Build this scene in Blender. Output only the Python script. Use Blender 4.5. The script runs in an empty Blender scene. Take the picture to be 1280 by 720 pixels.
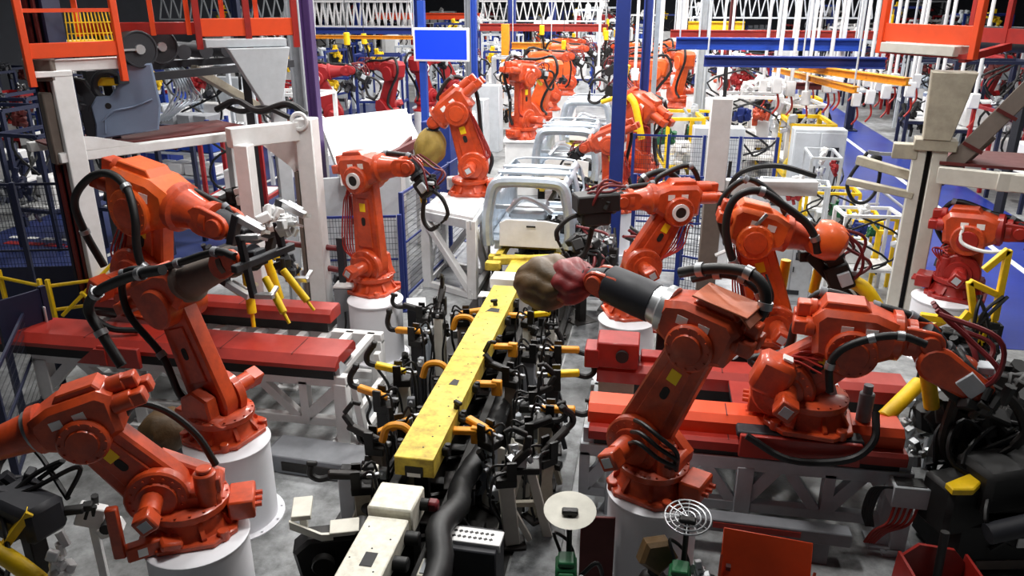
import bpy, math, random
from mathutils import Vector, Matrix, Euler
R = math.radians
scene = bpy.context.scene
COL = scene.collection
rnd = random.Random(7)

# ------------------------------------------------------------ camera model (1280x720) used to work out where things stand
FPX, CAMH, VPX = 975.0, 5.0, 825.0
TH = math.atan(360 / FPX)
PSI = math.atan((VPX - 640) / math.hypot(FPX, 360))
FH = (-math.sin(PSI), math.cos(PSI)); RT = (math.cos(PSI), math.sin(PSI))
def ray(px, py):
    u = (px - 640) / FPX; v = (360 - py) / FPX
    f = math.cos(TH) + v * math.sin(TH); up = -math.sin(TH) + v * math.cos(TH)
    return (FH[0] * f + RT[0] * u, FH[1] * f + RT[1] * u, up)
def atz(px, py, z=0.0):
    d = ray(px, py); t = (z - CAMH) / d[2]
    return Vector((d[0] * t, d[1] * t, z))
def aty(px, py, y):
    d = ray(px, py); t = y / d[1]
    return Vector((d[0] * t, y, CAMH + d[2] * t))
def atplane(px, py, b, a):
    d = ray(px, py); n = (-math.sin(a), math.cos(a))
    t = (b[0] * n[0] + b[1] * n[1]) / (d[0] * n[0] + d[1] * n[1])
    x, y, z = d[0] * t - b[0], d[1] * t - b[1], CAMH + d[2] * t - b[2]
    return (x * math.cos(a) + y * math.sin(a), z)
def proj(p):
    x, y, z = p[0], p[1], p[2] - CAMH
    f = FH[0] * x + FH[1] * y; r = RT[0] * x + RT[1] * y
    c = f * math.cos(TH) - z * math.sin(TH); v = f * math.sin(TH) + z * math.cos(TH)
    return (640 + FPX * r / c, 360 - FPX * v / c)

# ------------------------------------------------------------ materials
MATS = {}
def lin(c):
    return tuple((x / 12.92 if x <= .04045 else ((x + .055) / 1.055) ** 2.4) for x in c)
def mat(name, rgb, rough=.45, metal=0.0, dirt=.25, scale=9.0, spec=.5, bump=0.0, dirt_rgb=None, coat=0.0):
    """rgb in sRGB 0..1; dirt mixes a noise of a darker tone into the colour (wear and grime)"""
    if name in MATS: return MATS[name]
    m = bpy.data.materials.new(name); m.use_nodes = True
    nt = m.node_tree; b = nt.nodes['Principled BSDF']
    c = lin(rgb)
    b.inputs['Roughness'].default_value = rough; b.inputs['Metallic'].default_value = metal
    b.inputs['Specular IOR Level'].default_value = spec
    if coat: b.inputs['Coat Weight'].default_value = coat; b.inputs['Coat Roughness'].default_value = .15
    if dirt > 0:
        tc = nt.nodes.new('ShaderNodeTexCoord'); nz = nt.nodes.new('ShaderNodeTexNoise')
        nz.inputs['Scale'].default_value = scale; nz.inputs['Detail'].default_value = 5; nz.inputs['Roughness'].default_value = .65
        rp = nt.nodes.new('ShaderNodeValToRGB')
        d = lin(dirt_rgb) if dirt_rgb else tuple(x * .45 for x in c)
        rp.color_ramp.elements[0].position = .32; rp.color_ramp.elements[1].position = .62
        rp.color_ramp.elements[0].color = (*[x * (1 - dirt) + y * dirt for x, y in zip(c, d)], 1)
        rp.color_ramp.elements[1].color = (*c, 1)
        nt.links.new(tc.outputs['Object'], nz.inputs['Vector']); nt.links.new(nz.outputs['Fac'], rp.inputs['Fac'])
        nt.links.new(rp.outputs['Color'], b.inputs['Base Color'])
        mr = nt.nodes.new('ShaderNodeMapRange'); mr.inputs['To Min'].default_value = min(1, rough + .2); mr.inputs['To Max'].default_value = rough
        nt.links.new(nz.outputs['Fac'], mr.inputs['Value']); nt.links.new(mr.outputs['Result'], b.inputs['Roughness'])
        if bump:
            bp = nt.nodes.new('ShaderNodeBump'); bp.inputs['Strength'].default_value = bump; bp.inputs['Distance'].default_value = .02
            nt.links.new(nz.outputs['Fac'], bp.inputs['Height']); nt.links.new(bp.outputs['Normal'], b.inputs['Normal'])
    else:
        b.inputs['Base Color'].default_value = (*c, 1)
    MATS[name] = m
    return m
def M(n): return MATS[n]

mat('robot_orange', (.80, .285, .10), .38, 0, .6, 5, dirt_rgb=(.47, .13, .055), coat=.35)
mat('robot_bright', (.90, .38, .12), .36, 0, .35, 5, dirt_rgb=(.60, .15, .05), coat=.25)
mat('robot_red', (.62, .10, .06), .42, 0, .4, 5, dirt_rgb=(.36, .05, .03), coat=.2)
mat('crimson', (.60, .07, .09), .45, 0, .3, 6)
mat('cover_red', (.66, .17, .12), .38, 0, .5, 3.2, dirt_rgb=(.50, .09, .07), coat=.25)
mat('guard_orange', (.90, .29, .08), .42, 0, .2, 4)
mat('dark_red', (.34, .07, .06), .55, 0, .4, 6)
mat('white_paint', (.90, .90, .90), .42, 0, .22, 4, dirt_rgb=(.62, .61, .58))
mat('pedestal_white', (.93, .93, .95), .45, 0, .12, 2.2, dirt_rgb=(.72, .72, .72))
mat('beam_white', (.93, .92, .86), .5, 0, .35, 16, dirt_rgb=(.60, .56, .48))
mat('truss_grey', (.78, .79, .80), .5, 0, .3, 4, dirt_rgb=(.5, .5, .5))
mat('light_grey', (.74, .76, .78), .5, 0, .25, 5)
mat('mid_grey', (.50, .51, .53), .5, 0, .3, 5)
mat('beige_grey', (.66, .63, .56), .5, 0, .35, 6, dirt_rgb=(.36, .34, .30))
mat('post_beige', (.80, .79, .75), .5, 0, .25, 4, dirt_rgb=(.55, .53, .48))
mat('taupe', (.42, .38, .35), .55, 0, .3, 5)
mat('beam_yellow', (.90, .80, .28), .45, 0, .75, 7, dirt_rgb=(.55, .42, .16))
mat('yellow', (.95, .78, .04), .4, 0, .3, 9)
mat('amber', (.88, .58, .10), .42, 0, .4, 9)
mat('sticker_yellow', (1.0, .86, .05), .5, 0, 0)
mat('sticker_white', (.93, .93, .92), .5, 0, 0)
mat('black', (.055, .055, .06), .5, 0, .3, 9, dirt_rgb=(.12, .11, .10))
mat('rubber', (.035, .037, .045), .42, 0, .2, 20)
mat('charcoal', (.13, .135, .16), .5, 0, .3, 8)
mat('iron', (.20, .19, .185), .42, .6, .5, 10)
mat('oily', (.10, .095, .09), .35, .3, .5, 10)
mat('steel', (.66, .67, .68), .30, .85, .35, 9)
mat('bright_steel', (.85, .86, .87), .25, .8, .25, 9)
mat('galvanised', (.76, .80, .84), .33, .55, .35, 6, dirt_rgb=(.5, .54, .6))
mat('panel_blue_grey', (.50, .56, .66), .33, .35, .15, 3)
mat('blue_steel', (.08, .17, .46), .45, 0, .25, 5)
mat('blue_bright', (.06, .24, .62), .45, 0, .25, 5)
mat('navy', (.07, .10, .22), .5, 0, .3, 5)
mat('purple', (.27, .17, .38), .45, 0, .2, 4)
mat('green', (.06, .36, .20), .4, 0, .3, 7)
mat('hose_red', (.42, .09, .11), .4, 0, .25, 8)
mat('copper', (.72, .38, .24), .4, .2, .5, 5, dirt_rgb=(.45, .2, .12))
mat('cloth_brown', (.38, .285, .16), .42, 0, .6, 5, dirt_rgb=(.2, .16, .09), bump=.5)
mat('cloth_red', (.56, .13, .14), .4, 0, .7, 4, dirt_rgb=(.2, .05, .05), bump=.5)
mat('cloth_gold', (.60, .50, .22), .55, 0, .5, 5, bump=.4)
mat('wire_red', (.62, .14, .10), .45, 0, 0)
mat('wire_green', (.14, .36, .20), .45, 0, 0)
mat('board_cream', (.86, .85, .80), .5, 0, .3, 5)

# ------------------------------------------------------------ mesh builder
def basis(d):
    d = Vector(d).normalized()
    u = d.cross(Vector((0, 0, 1)) if abs(d.z) < .95 else Vector((0, 1, 0))).normalized()
    return u, d.cross(u).normalized(), d
def smooth_path(pts, n=6):
    p = [Vector(q) for q in pts]
    if len(p) < 3: return p
    p = [p[0] * 2 - p[1]] + p + [p[-1] * 2 - p[-2]]
    out = []
    for i in range(1, len(p) - 2):
        for k in range(n):
            t = k / n
            a, b, c, d = p[i - 1], p[i], p[i + 1], p[i + 2]
            out.append(.5 * ((2 * b) + (c - a) * t + (2 * a - 5 * b + 4 * c - d) * t * t + (3 * b - a - 3 * c + d) * t ** 3))
    out.append(p[-2])
    return out
class MB:
    def __init__(s): s.v = []; s.f = []
    def add(s, vs, fs):
        o = len(s.v); s.v += [tuple(v) for v in vs]; s.f += [[i + o for i in f] for f in fs]; return s
    def box(s, c, size, rot=None, bev=0.0):
        h = [x / 2 for x in size]; c = Vector(c)
        if isinstance(rot, (int, float)): rot = Matrix.Rotation(rot, 3, 'Z')
        b = min(bev, min(h) * .9)
        def T(p): p = Vector(p); return (rot @ p if rot is not None else p) + c
        if b <= 0:
            vs = [T((x * h[0], y * h[1], z * h[2])) for x in (-1, 1) for y in (-1, 1) for z in (-1, 1)]
            return s.add(vs, [(0, 1, 3, 2), (4, 6, 7, 5), (0, 4, 5, 1), (2, 3, 7, 6), (0, 2, 6, 4), (1, 5, 7, 3)])
        vs = []; ix = {}
        for x in (-1, 1):
            for y in (-1, 1):
                for z in (-1, 1):
                    for a in range(3):
                        q = [x * h[0], y * h[1], z * h[2]]
                        for k in range(3):
                            if k != a: q[k] -= b * (x, y, z)[k]
                        ix[(x, y, z, a)] = len(vs); vs.append(T(q))
        fs = []
        for a in range(3):
            o = [k for k in range(3) if k != a]
            for sg in (-1, 1):
                f = []
                for p, q in ((-1, -1), (1, -1), (1, 1), (-1, 1)):
                    k = [0, 0, 0]; k[a] = sg; k[o[0]] = p; k[o[1]] = q; f.append(ix[(*k, a)])
                fs.append(f if (sg > 0) == (a != 1) else f[::-1])
            for p in (-1, 1):
                for q in (-1, 1):
                    k0 = [0, 0, 0]; k0[o[0]] = p; k0[o[1]] = q; k1 = list(k0); k0[a] = -1; k1[a] = 1
                    f = [ix[(*k0, o[0])], ix[(*k1, o[0])], ix[(*k1, o[1])], ix[(*k0, o[1])]]
                    n = (Vector(vs[f[1]]) - Vector(vs[f[0]])).cross(Vector(vs[f[2]]) - Vector(vs[f[0]]))
                    m = sum((Vector(vs[i]) for i in f), Vector()) / 4 - c
                    fs.append(f if n.dot(m) > 0 else f[::-1])
        for x in (-1, 1):
            for y in (-1, 1):
                for z in (-1, 1):
                    f = [ix[(x, y, z, a)] for a in range(3)]
                    fs.append(f if x * y * z > 0 else f[::-1])
        return s.add(vs, fs)
    def bar(s, p0, p1, w, h=None, bev=0.0, up=None):
        """square bar from p0 to p1, w wide (sideways) and h high"""
        p0, p1 = Vector(p0), Vector(p1); d = p1 - p0; L = d.length
        if L < 1e-6: return s
        d.normalize(); h = h or w
        upv = Vector(up) if up else (Vector((0, 0, 1)) if abs(d.z) < .95 else Vector((0, 1, 0)))
        u = upv.cross(d).normalized(); n = d.cross(u).normalized()
        return s.box((p0 + p1) / 2, (L, w, h), Matrix((d, u, n)).transposed(), bev)
    def cyl(s, p0, p1, r0, r1=None, seg=16, bev=0.0, cap=True):
        p0, p1 = Vector(p0), Vector(p1); r1 = r0 if r1 is None else r1
        L = (p1 - p0).length
        prof = [(r0, 0), (r1, L)] if bev <= 0 else [(max(r0 - bev, .001), 0), (r0, bev), (r1, L - bev), (max(r1 - bev, .001), L)]
        return s.lathe(prof, p0, p1 - p0, seg, cap)
    def lathe(s, prof, o, axis, seg=16, cap=True):
        u, w, d = basis(axis); o = Vector(o); n = len(prof); vs = []
        for r, h in prof:
            for k in range(seg):
                a = 2 * math.pi * k / seg
                vs.append(o + d * h + (u * math.cos(a) + w * math.sin(a)) * r)
        fs = [(i * seg + k, i * seg + (k + 1) % seg, (i + 1) * seg + (k + 1) % seg, (i + 1) * seg + k) for i in range(n - 1) for k in range(seg)]
        if cap: fs += [tuple(range(seg))[::-1], tuple((n - 1) * seg + k for k in range(seg))]
        return s.add(vs, fs)
    def ring(s, c, axis, r, t, seg=20, sub=6):
        u, w, d = basis(axis); c = Vector(c); vs = []
        for k in range(seg):
            a = 2 * math.pi * k / seg; e = u * math.cos(a) + w * math.sin(a)
            for j in range(sub):
                b = 2 * math.pi * j / sub
                vs.append(c + e * (r + t * math.cos(b)) + d * t * math.sin(b))
        return s.add(vs, [(k * sub + j, ((k + 1) % seg) * sub + j, ((k + 1) % seg) * sub + (j + 1) % sub, k * sub + (j + 1) % sub) for k in range(seg) for j in range(sub)])
    def tube(s, pts, r, seg=8, n=6, smooth=True, ribs=0.0):
        p = smooth_path(pts, n) if smooth else [Vector(q) for q in pts]
        u = None; vs = []
        for i, q in enumerate(p):
            d = (p[min(i + 1, len(p) - 1)] - p[max(i - 1, 0)])
            if d.length < 1e-9: d = Vector((0, 0, 1))
            d.normalize()
            if u is None: u = basis(d)[0]
            u = (u - d * u.dot(d)); u = u.normalized() if u.length > 1e-6 else basis(d)[0]
            w = d.cross(u); rr = r * (1 + (ribs if i % 2 else 0))
            for k in range(seg):
                a = 2 * math.pi * k / seg; vs.append(q + (u * math.cos(a) + w * math.sin(a)) * rr)
        m = len(p)
        fs = [(i * seg + k, i * seg + (k + 1) % seg, (i + 1) * seg + (k + 1) % seg, (i + 1) * seg + k) for i in range(m - 1) for k in range(seg)]
        fs += [tuple(range(seg))[::-1], tuple((m - 1) * seg + k for k in range(seg))]
        return s.add(vs, fs)
    def prism(s, poly, o, U, V, W, w0, w1, bev=0.0):
        """polygon (u, v) in the plane o+U,V pushed from w0 to w1 along W, edges chamfered by bev"""
        o, U, V, W = Vector(o), Vector(U), Vector(V), Vector(W)
        if sum(a[0] * b[1] - b[0] * a[1] for a, b in zip(poly, poly[1:] + poly[:1])) < 0: poly = poly[::-1]
        n = len(poly)
        def inset(t):
            out = []
            for i in range(n):
                a, b, c = Vector(poly[i - 1]), Vector(poly[i]), Vector(poly[(i + 1) % n])
                e1 = (b - a).normalized(); e2 = (c - b).normalized()
                n1 = Vector((-e1.y, e1.x)); n2 = Vector((-e2.y, e2.x)); m = n1 + n2
                if m.length < 1e-4: m = n1
                m.normalize(); out.append(b + m * t / max(.5, m.dot(n1)))
            return out
        rings = [(poly, w0), (poly, w1)] if bev <= 0 else [(inset(bev), w0), (poly, w0 + bev), (poly, w1 - bev), (inset(bev), w1)]
        vs = [o + U * p[0] + V * p[1] + W * w for pl, w in rings for p in pl]
        k = len(rings)
        fs = [(j * n + i, j * n + (i + 1) % n, (j + 1) * n + (i + 1) % n, (j + 1) * n + i) for j in range(k - 1) for i in range(n)]
        fs += [tuple(range(n))[::-1], tuple((k - 1) * n + i for i in range(n))]
        if U.cross(V).dot(W) < 0: fs = [f[::-1] for f in fs]
        return s.add(vs, fs)
    def ball(s, c, r, seg=14, rings=9, rot=None):
        r = (r, r, r) if isinstance(r, (int, float)) else r
        vs = []; c = Vector(c)
        for i in range(rings + 1):
            t = math.pi * i / rings
            for k in range(seg):
                a = 2 * math.pi * k / seg
                p = Vector((r[0] * math.sin(t) * math.cos(a), r[1] * math.sin(t) * math.sin(a), -r[2] * math.cos(t)))
                vs.append((rot @ p if rot is not None else p) + c)
        return s.add(vs, [(i * seg + k, i * seg + (k + 1) % seg, (i + 1) * seg + (k + 1) % seg, (i + 1) * seg + k) for i in range(rings) for k in range(seg)])
    def mesh(s, name, m, ang=38):
        me = bpy.data.meshes.new(name); me.from_pydata(s.v, [], s.f); me.validate(); me.update()
        me.shade_smooth(); me.set_sharp_from_angle(angle=R(ang))
        me.materials.append(M(m) if isinstance(m, str) else m)
        return me
    def build(s, name, m, parent=None, loc=(0, 0, 0), rot=None, label=None):
        o = bpy.data.objects.new(name, s.mesh(name, m)); COL.objects.link(o)
        o.location = loc
        if rot is not None: o.rotation_euler = rot if not isinstance(rot, (int, float)) else (0, 0, rot)
        if parent is not None: o.parent = parent
        if label: o['label'] = label
        return o
def capsule(p0, p1, r0, r1, n=7):
    """2-D outline round two circles"""
    p0, p1 = Vector(p0), Vector(p1); a = math.atan2(p1.y - p0.y, p1.x - p0.x); L = (p1 - p0).length
    b = math.acos(max(-1, min(1, (r0 - r1) / L))); out = []
    for k in range(n + 1):
        t = a + b + (2 * math.pi - 2 * b) * k / n; out.append((p0.x + r0 * math.cos(t), p0.y + r0 * math.sin(t)))
    for k in range(n + 1):
        t = a - b + 2 * b * k / n; out.append((p1.x + r1 * math.cos(t), p1.y + r1 * math.sin(t)))
    return out

# ------------------------------------------------------------ objects
def tag(o, label=None, cat=None, group=None, kind=None):
    if label: o['label'] = label
    if cat: o['category'] = cat
    if group: o['group'] = group
    if kind: o['kind'] = kind
    return o
def thing(name, label, cat, loc=(0, 0, 0), rotz=0.0, group=None):
    o = bpy.data.objects.new(name, None); COL.objects.link(o)
    o.empty_display_size = .1
    o.location = loc; o.rotation_euler = (0, 0, rotz)
    return tag(o, label, cat, group)
def structure(name, mb, m):
    return tag(mb.build(name, m), kind='structure')
def dup(root, loc=None, rotz=None, label=None, scale=None):
    def cp(o, par):
        c = o.copy(); COL.objects.link(c)
        if par is not None: c.parent = par
        for ch in KIDS.get(o.name, ()): cp(ch, c)
        return c
    KIDS = {}
    st = [root]
    while st:
        q = st.pop(); KIDS[q.name] = list(q.children); st += KIDS[q.name]
    r = cp(root, None)
    if loc is not None: r.location = loc
    if rotz is not None: r.rotation_euler = (0, 0, rotz)
    if scale is not None: r.scale = (scale,) * 3 if isinstance(scale, (int, float)) else scale
    if label: r['label'] = label
    return r
ORD = ['leftmost', 'second from the left', 'third from the left', 'fourth from the left', 'fifth from the left', 'sixth from the left', 'seventh from the left',
       'eighth from the left', 'ninth from the left', 'tenth from the left', 'eleventh from the left', 'twelfth from the left', 'thirteenth from the left', 'fourteenth from the left',
       'fifteenth from the left', 'sixteenth from the left', 'seventeenth from the left', 'eighteenth from the left', 'nineteenth from the left', 'twentieth from the left'] + \
      ['twenty-' + w + ' from the left' for w in ('first', 'second', 'third', 'fourth', 'fifth', 'sixth', 'seventh', 'eighth', 'ninth')] + ['thirtieth from the left'] + \
      ['thirty-' + w + ' from the left' for w in ('first', 'second', 'third', 'fourth', 'fifth', 'sixth', 'seventh', 'eighth', 'ninth')]
def label_row(objs, fmt, group):
    """labels a set of look-alikes by their order across the view"""
    for i, o in enumerate(sorted(objs, key=lambda o: proj(o.location)[0])):
        o['label'] = fmt.format(ORD[i]); o['group'] = group
# ------------------------------------------------------------ hall
def floor_mat(name, c0, c1, rough, scale, metal=0.0, c2=None):
    m = bpy.data.materials.new(name); m.use_nodes = True; nt = m.node_tree; b = nt.nodes['Principled BSDF']
    tc = nt.nodes.new('ShaderNodeTexCoord'); nz = nt.nodes.new('ShaderNodeTexNoise'); nz.inputs['Scale'].default_value = scale; nz.inputs['Detail'].default_value = 8; nz.inputs['Roughness'].default_value = .7
    n2 = nt.nodes.new('ShaderNodeTexNoise'); n2.inputs['Scale'].default_value = scale * .17; n2.inputs['Detail'].default_value = 4
    rp = nt.nodes.new('ShaderNodeValToRGB'); rp.color_ramp.elements[0].position = .35; rp.color_ramp.elements[1].position = .66
    rp.color_ramp.elements[0].color = (*lin(c0), 1); rp.color_ramp.elements[1].color = (*lin(c1), 1)
    mx = nt.nodes.new('ShaderNodeMix'); mx.data_type = 'RGBA'; mx.blend_type = 'MULTIPLY'; mx.inputs['Factor'].default_value = .7
    r2 = nt.nodes.new('ShaderNodeValToRGB'); r2.color_ramp.elements[0].position = .38; r2.color_ramp.elements[1].position = .6
    r2.color_ramp.elements[0].color = (*lin(c2 or (.72, .70, .66)), 1); r2.color_ramp.elements[1].color = (1, 1, 1, 1)
    nt.links.new(tc.outputs['Object'], nz.inputs['Vector']); nt.links.new(tc.outputs['Object'], n2.inputs['Vector'])
    nt.links.new(nz.outputs['Fac'], rp.inputs['Fac']); nt.links.new(n2.outputs['Fac'], r2.inputs['Fac'])
    nt.links.new(rp.outputs['Color'], mx.inputs[6]); nt.links.new(r2.outputs['Color'], mx.inputs[7]); nt.links.new(mx.outputs[2], b.inputs['Base Color'])
    b.inputs['Roughness'].default_value = rough; b.inputs['Metallic'].default_value = metal
    MATS[name] = m
floor_mat('concrete', (.42, .43, .43), (.70, .71, .72), .42, 3.0, c2=(.6, .59, .56))
floor_mat('steel_floor', (.22, .23, .235), (.50, .51, .52), .45, 5.0, .1, c2=(.45, .45, .45))
floor_mat('pit_floor', (.07, .068, .065), (.15, .145, .14), .4, 6.0)
floor_mat('blue_floor', (.10, .17, .50), (.14, .23, .60), .30, .8, c2=(.9, .9, .9))
floor_mat('pale_floor', (.40, .41, .43), (.72, .73, .74), .3, 2.2, c2=(.75, .75, .75))
floor_mat('blue_dark_floor', (.12, .16, .32), (.17, .22, .42), .35, .8, c2=(.9, .9, .9))
def slab(name, x0, x1, y0, y1, z0, z1, m):
    b = MB(); b.box(((x0 + x1) / 2, (y0 + y1) / 2, (z0 + z1) / 2), (x1 - x0, y1 - y0, z1 - z0)); return structure(name, b, m)
slab('floor', -34, 34, -4, 92, -.2, 0, 'concrete')
slab('floor_rail_pit', -2.95, -1.09, 3.2, 19, 0, .012, 'pit_floor')
slab('floor_walkway_strip', -1.06, -.62, 3.2, 12.4, 0, .03, 'steel_floor')
slab('floor_blue_aisle_right', 4.9, 8.9, 12, 80, 0, .008, 'blue_floor')
slab('floor_pale_bay', -4.6, 4.6, 13, 60, 0, .006, 'pale_floor')
slab('floor_blue_aisle_left', -14.6, -8.6, 12.5, 40, 0, .008, 'blue_dark_floor')
m = MB(); m.box((7.35, 46, .012), (.13, 68, .008)); structure('trim_1', m, 'sticker_white')
m = MB(); m.box((-11.0, 26, .012), (.12, 27, .008)); structure('trim_2', m, 'sticker_white')
m = MB()
for k in range(8): m.box((-13.9 + k * .42, 14.6 + .0 * k, .012), (.26, .14, .008))
structure('trim_3', m, 'sticker_white')
m = MB()
for k in range(4): m.box((-13.6 + k * .5, 14.2, .014), (.4, .2, .008))
structure('trim_4', m, 'crimson')
slab('wall_back', -34, 34, 92, 92.4, 0, 12, mat('wall_grey', (.25, .26, .29), .7, 0, .3, .5))
slab('wall_left', -34.4, -34, -4, 92, 0, 12, 'wall_grey')
slab('wall_right', 34, 34.4, -4, 92, 0, 12, 'wall_grey')
slab('wall_front', -34, 34, -4.4, -4, 0, 12, 'wall_grey')
slab('ceiling', -34.4, 34.4, -4.4, 92.4, 12, 12.3, mat('ceiling_dark', (.20, .21, .23), .8, 0, .3, .5))
# ------------------------------------------------------------ six-axis robots
def v2(p, y=0.0): return Vector((p[0], y, p[1]))
XZ = dict(U=(1, 0, 0), V=(0, 0, 1), W=(0, 1, 0))
def bolts(mb, c, axis, r, n, br=.012, h=.014):
    u, w, d = basis(axis); c = Vector(c)
    for k in range(n):
        a = 2 * math.pi * k / n; p = c + (u * math.cos(a) + w * math.sin(a)) * r
        mb.cyl(p, p + d * h, br, seg=6)
def robot(name, label, b, az, S, E, W, side=1, k=1.0, color='robot_orange', hose=1, detail=2, tool=None, bend=0.0, group=None, tool_len=.2,
          bright=None, wtdir=None, base_yaw=0.0, stickers=True, forearm_mat=None, ring=False, fat=1.22, rear=1.0, cat='robot'):
    """b: point under the base; az: heading; S, E, W: shoulder, elbow and wrist in the arm's own plane (forward, up)"""
    root = thing(name, label, cat, b, az, group)
    S, E, W = Vector(S), Vector(E), Vector(W); s = side
    hi = detail >= 2
    seg = 24 if hi else 12
    # base casting
    m = MB(); q = Matrix.Rotation(base_yaw, 3, 'Z')
    oct_ = [(.36, .2), (.2, .36), (-.2, .36), (-.36, .2), (-.36, -.2), (-.2, -.36), (.2, -.36), (.36, -.2)]
    oct_ = [tuple((q @ Vector((x * k, y * k, 0))).xy) for x, y in oct_]
    m.prism(oct_, (0, 0, 0), (1, 0, 0), (0, 1, 0), (0, 0, 1), 0, .05 * k, .01)
    m.lathe([(.33 * k, .04 * k), (.30 * k, .08 * k), (.27 * k, .20 * k)], (0, 0, 0), (0, 0, 1), seg)
    if hi:
        for j in range(8):
            a = j * math.pi / 4 + .39; e = Vector((math.cos(a), math.sin(a), 0))
            m.prism([(.22 * k, .05 * k), (.35 * k, .05 * k), (.35 * k, .075 * k), (.26 * k, .19 * k), (.22 * k, .19 * k)], (0, 0, 0), e, (0, 0, 1), e.cross(Vector((0, 0, 1))), -.018, .018)
        for j in range(4):
            a = j * math.pi / 2 + math.pi / 4; e = q @ Vector((math.cos(a), math.sin(a), 0)) * .37 * k
            m.cyl(e, e + Vector((0, 0, .085 * k)), .045 * k, seg=10, bev=.006)
    m.build('base_casting', color, root)
    if hi:
        m = MB(); m.box(q @ Vector((-.40 * k, 0, .15 * k)), (.2 * k, .30 * k, .17 * k), q, .015)
        for j in (-.08, 0, .08): m.cyl(q @ Vector((-.49 * k, j * k, .15 * k)), q @ Vector((-.55 * k, j * k, .15 * k)), .022 * k, seg=8)
        m.build('cable_box', color, root)
    # turret that turns on the base
    m = MB()
    m.lathe([(.30 * k, .19 * k), (.315 * k, .205 * k), (.315 * k, .255 * k), (.29 * k, .27 * k)], (0, 0, 0), (0, 0, 1), seg)
    if hi: bolts(m, (0, 0, .262 * k), (0, 0, 1), .295 * k, 18, .011, .014)
    z0 = .24 * k
    poly = [(-.26 * k, z0), (.25 * k, z0), (S.x + .19 * k, S.y - .06 * k), (S.x + .16 * k, S.y + .13 * k), (S.x - .02, S.y + .2 * k), (S.x - .18 * k, S.y + .1 * k), (-.27 * k, max(z0 + .08 * k, S.y - .12 * k))]
    w0, w1 = sorted((-s * .26 * k, -s * .11 * k))
    m.prism(poly, (0, 0, 0), **XZ, w0=w0, w1=w1, bev=.02)
    m.box((-.12 * k, 0, z0 + .06 * k), (.3 * k, .36 * k, .16 * k), None, .03)
    m.build('turret', color, root)
    if hi:
        m = MB(); p = Vector((-.17 * k, s * .13 * k, z0))
        m.cyl(p, p + Vector((0, 0, .30 * k)), .085 * k, seg=16, bev=.012); m.cyl(p + Vector((0, 0, .30 * k)), p + Vector((0, 0, .335 * k)), .06 * k, seg=12, bev=.008)
        m.box(p + Vector((-.06 * k, 0, .18 * k)), (.1 * k, .07 * k, .12 * k), None, .01)
        m.build('turn_motor', color, root)
    kb, k = k, k * fat
    # lower arm
    m = MB()
    m.prism(capsule(S, E, .20 * k, .155 * k, 9), (0, 0, 0), **XZ, w0=-.095 * kb, w1=.095 * kb, bev=.022)
    d = (E - S).normalized(); L = (E - S).length
    if hi:
        n = Vector((-d.y, d.x))
        pa = [S + d * L * .22 + n * .11 * k, S + d * L * .78 + n * .085 * k, S + d * L * .78 - n * .085 * k, S + d * L * .22 - n * .11 * k]
        for sg in (1, -1):
            w0, w1 = sorted((sg * .09 * kb, sg * .112 * kb)); m.prism([tuple(p) for p in pa], (0, 0, 0), **XZ, w0=w0, w1=w1, bev=.009)
    la = m.build('lower_arm', color if not bright else bright, root)
    if hi:
        p = S + d * L * .52
        MB().prism(capsule(p - d * .03, p + d * .03, .028 * k, .028 * k, 6), (0, 0, 0), **XZ, w0=-.117 * kb, w1=.117 * kb).build('plug', 'black', la)
        if stickers:
            p = S + d * L * .68; n = Vector((-d.y, d.x)); e = .05 * k
            MB().prism([tuple(p + d * a * e + n * c * e * .8) for a, c in ((-1, -1), (1, -1), (1, 1), (-1, 1))], (0, 0, 0), **XZ, w0=min(s * .11, s * .1165) * kb, w1=max(s * .11, s * .1165) * kb).build('warning_sticker', 'sticker_yellow', la, label='yellow warning sticker')
    # shoulder gear and its motor, on the side the arm shows
    m = MB(); p = v2(S, s * .09 * kb); ax = Vector((0, s, 0))
    m.lathe([(.215 * k, 0), (.215 * k, .07 * k), (.2 * k, .085 * k), (.14 * k, .09 * k), (.135 * k, .115 * k), (.02, .12 * k)], p, ax, seg)
    if hi: bolts(m, p + ax * .085 * k, ax, .17 * k, 16, .011, .014)
    m.build('shoulder_gear', color, root)
    m = MB(); p = v2(S, s * .09 * kb + s * .1 * k) + Vector((.02, 0, .02)) * k
    m.cyl(p, p + ax * .20 * k, .075 * k, seg=14, bev=.01)
    m.box(p + ax * .25 * k, (.13 * k, .13 * k, .13 * k), Matrix.Rotation(.5, 3, 'Y'), .014)
    sm = m.build('shoulder_motor', color, root)
    if hi and stickers:
        MB().box(p + ax * .318 * k, (.07 * k, .006, .07 * k), Matrix.Rotation(.5, 3, 'Y')).build('rating_plate', 'light_grey', sm)
    # upper arm housing round the elbow
    off = .13 * kb
    D = (W - E).length; a3 = math.atan2(W.y - E.y, W.x - E.x) - math.asin(min(.9, off / D))
    f = Vector((math.cos(a3), math.sin(a3))); n = Vector((-f.y, f.x)); O = E + n * off
    f3, n3 = v2(f), v2(n)
    m = MB()
    m.prism([tuple(O + f * x * k + n * y * k) for x, y in ((-.24, -.16), (-.06, -.22), (.10, -.20), (.26, -.12), (.30, .0), (.26, .12), (.12, .17), (-.20, .17), (-.27, .10))], (0, 0, 0), **XZ, w0=-.165 * k, w1=.165 * k, bev=.04 * k)
    m.cyl(v2(E, -.205 * k), v2(E, .205 * k), .165 * k, seg=seg, bev=.018)
    if hi:
        m.prism([tuple(O + f * x * k + n * y * k) for x, y in ((-.22, .16), (.10, .16), (.05, .215), (-.19, .215))], (0, 0, 0), **XZ, w0=-.10 * k, w1=.10 * k, bev=.012)
        bolts(m, v2(E, s * .205 * k), (0, s, 0), .14 * k, 12, .01, .012)
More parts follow.
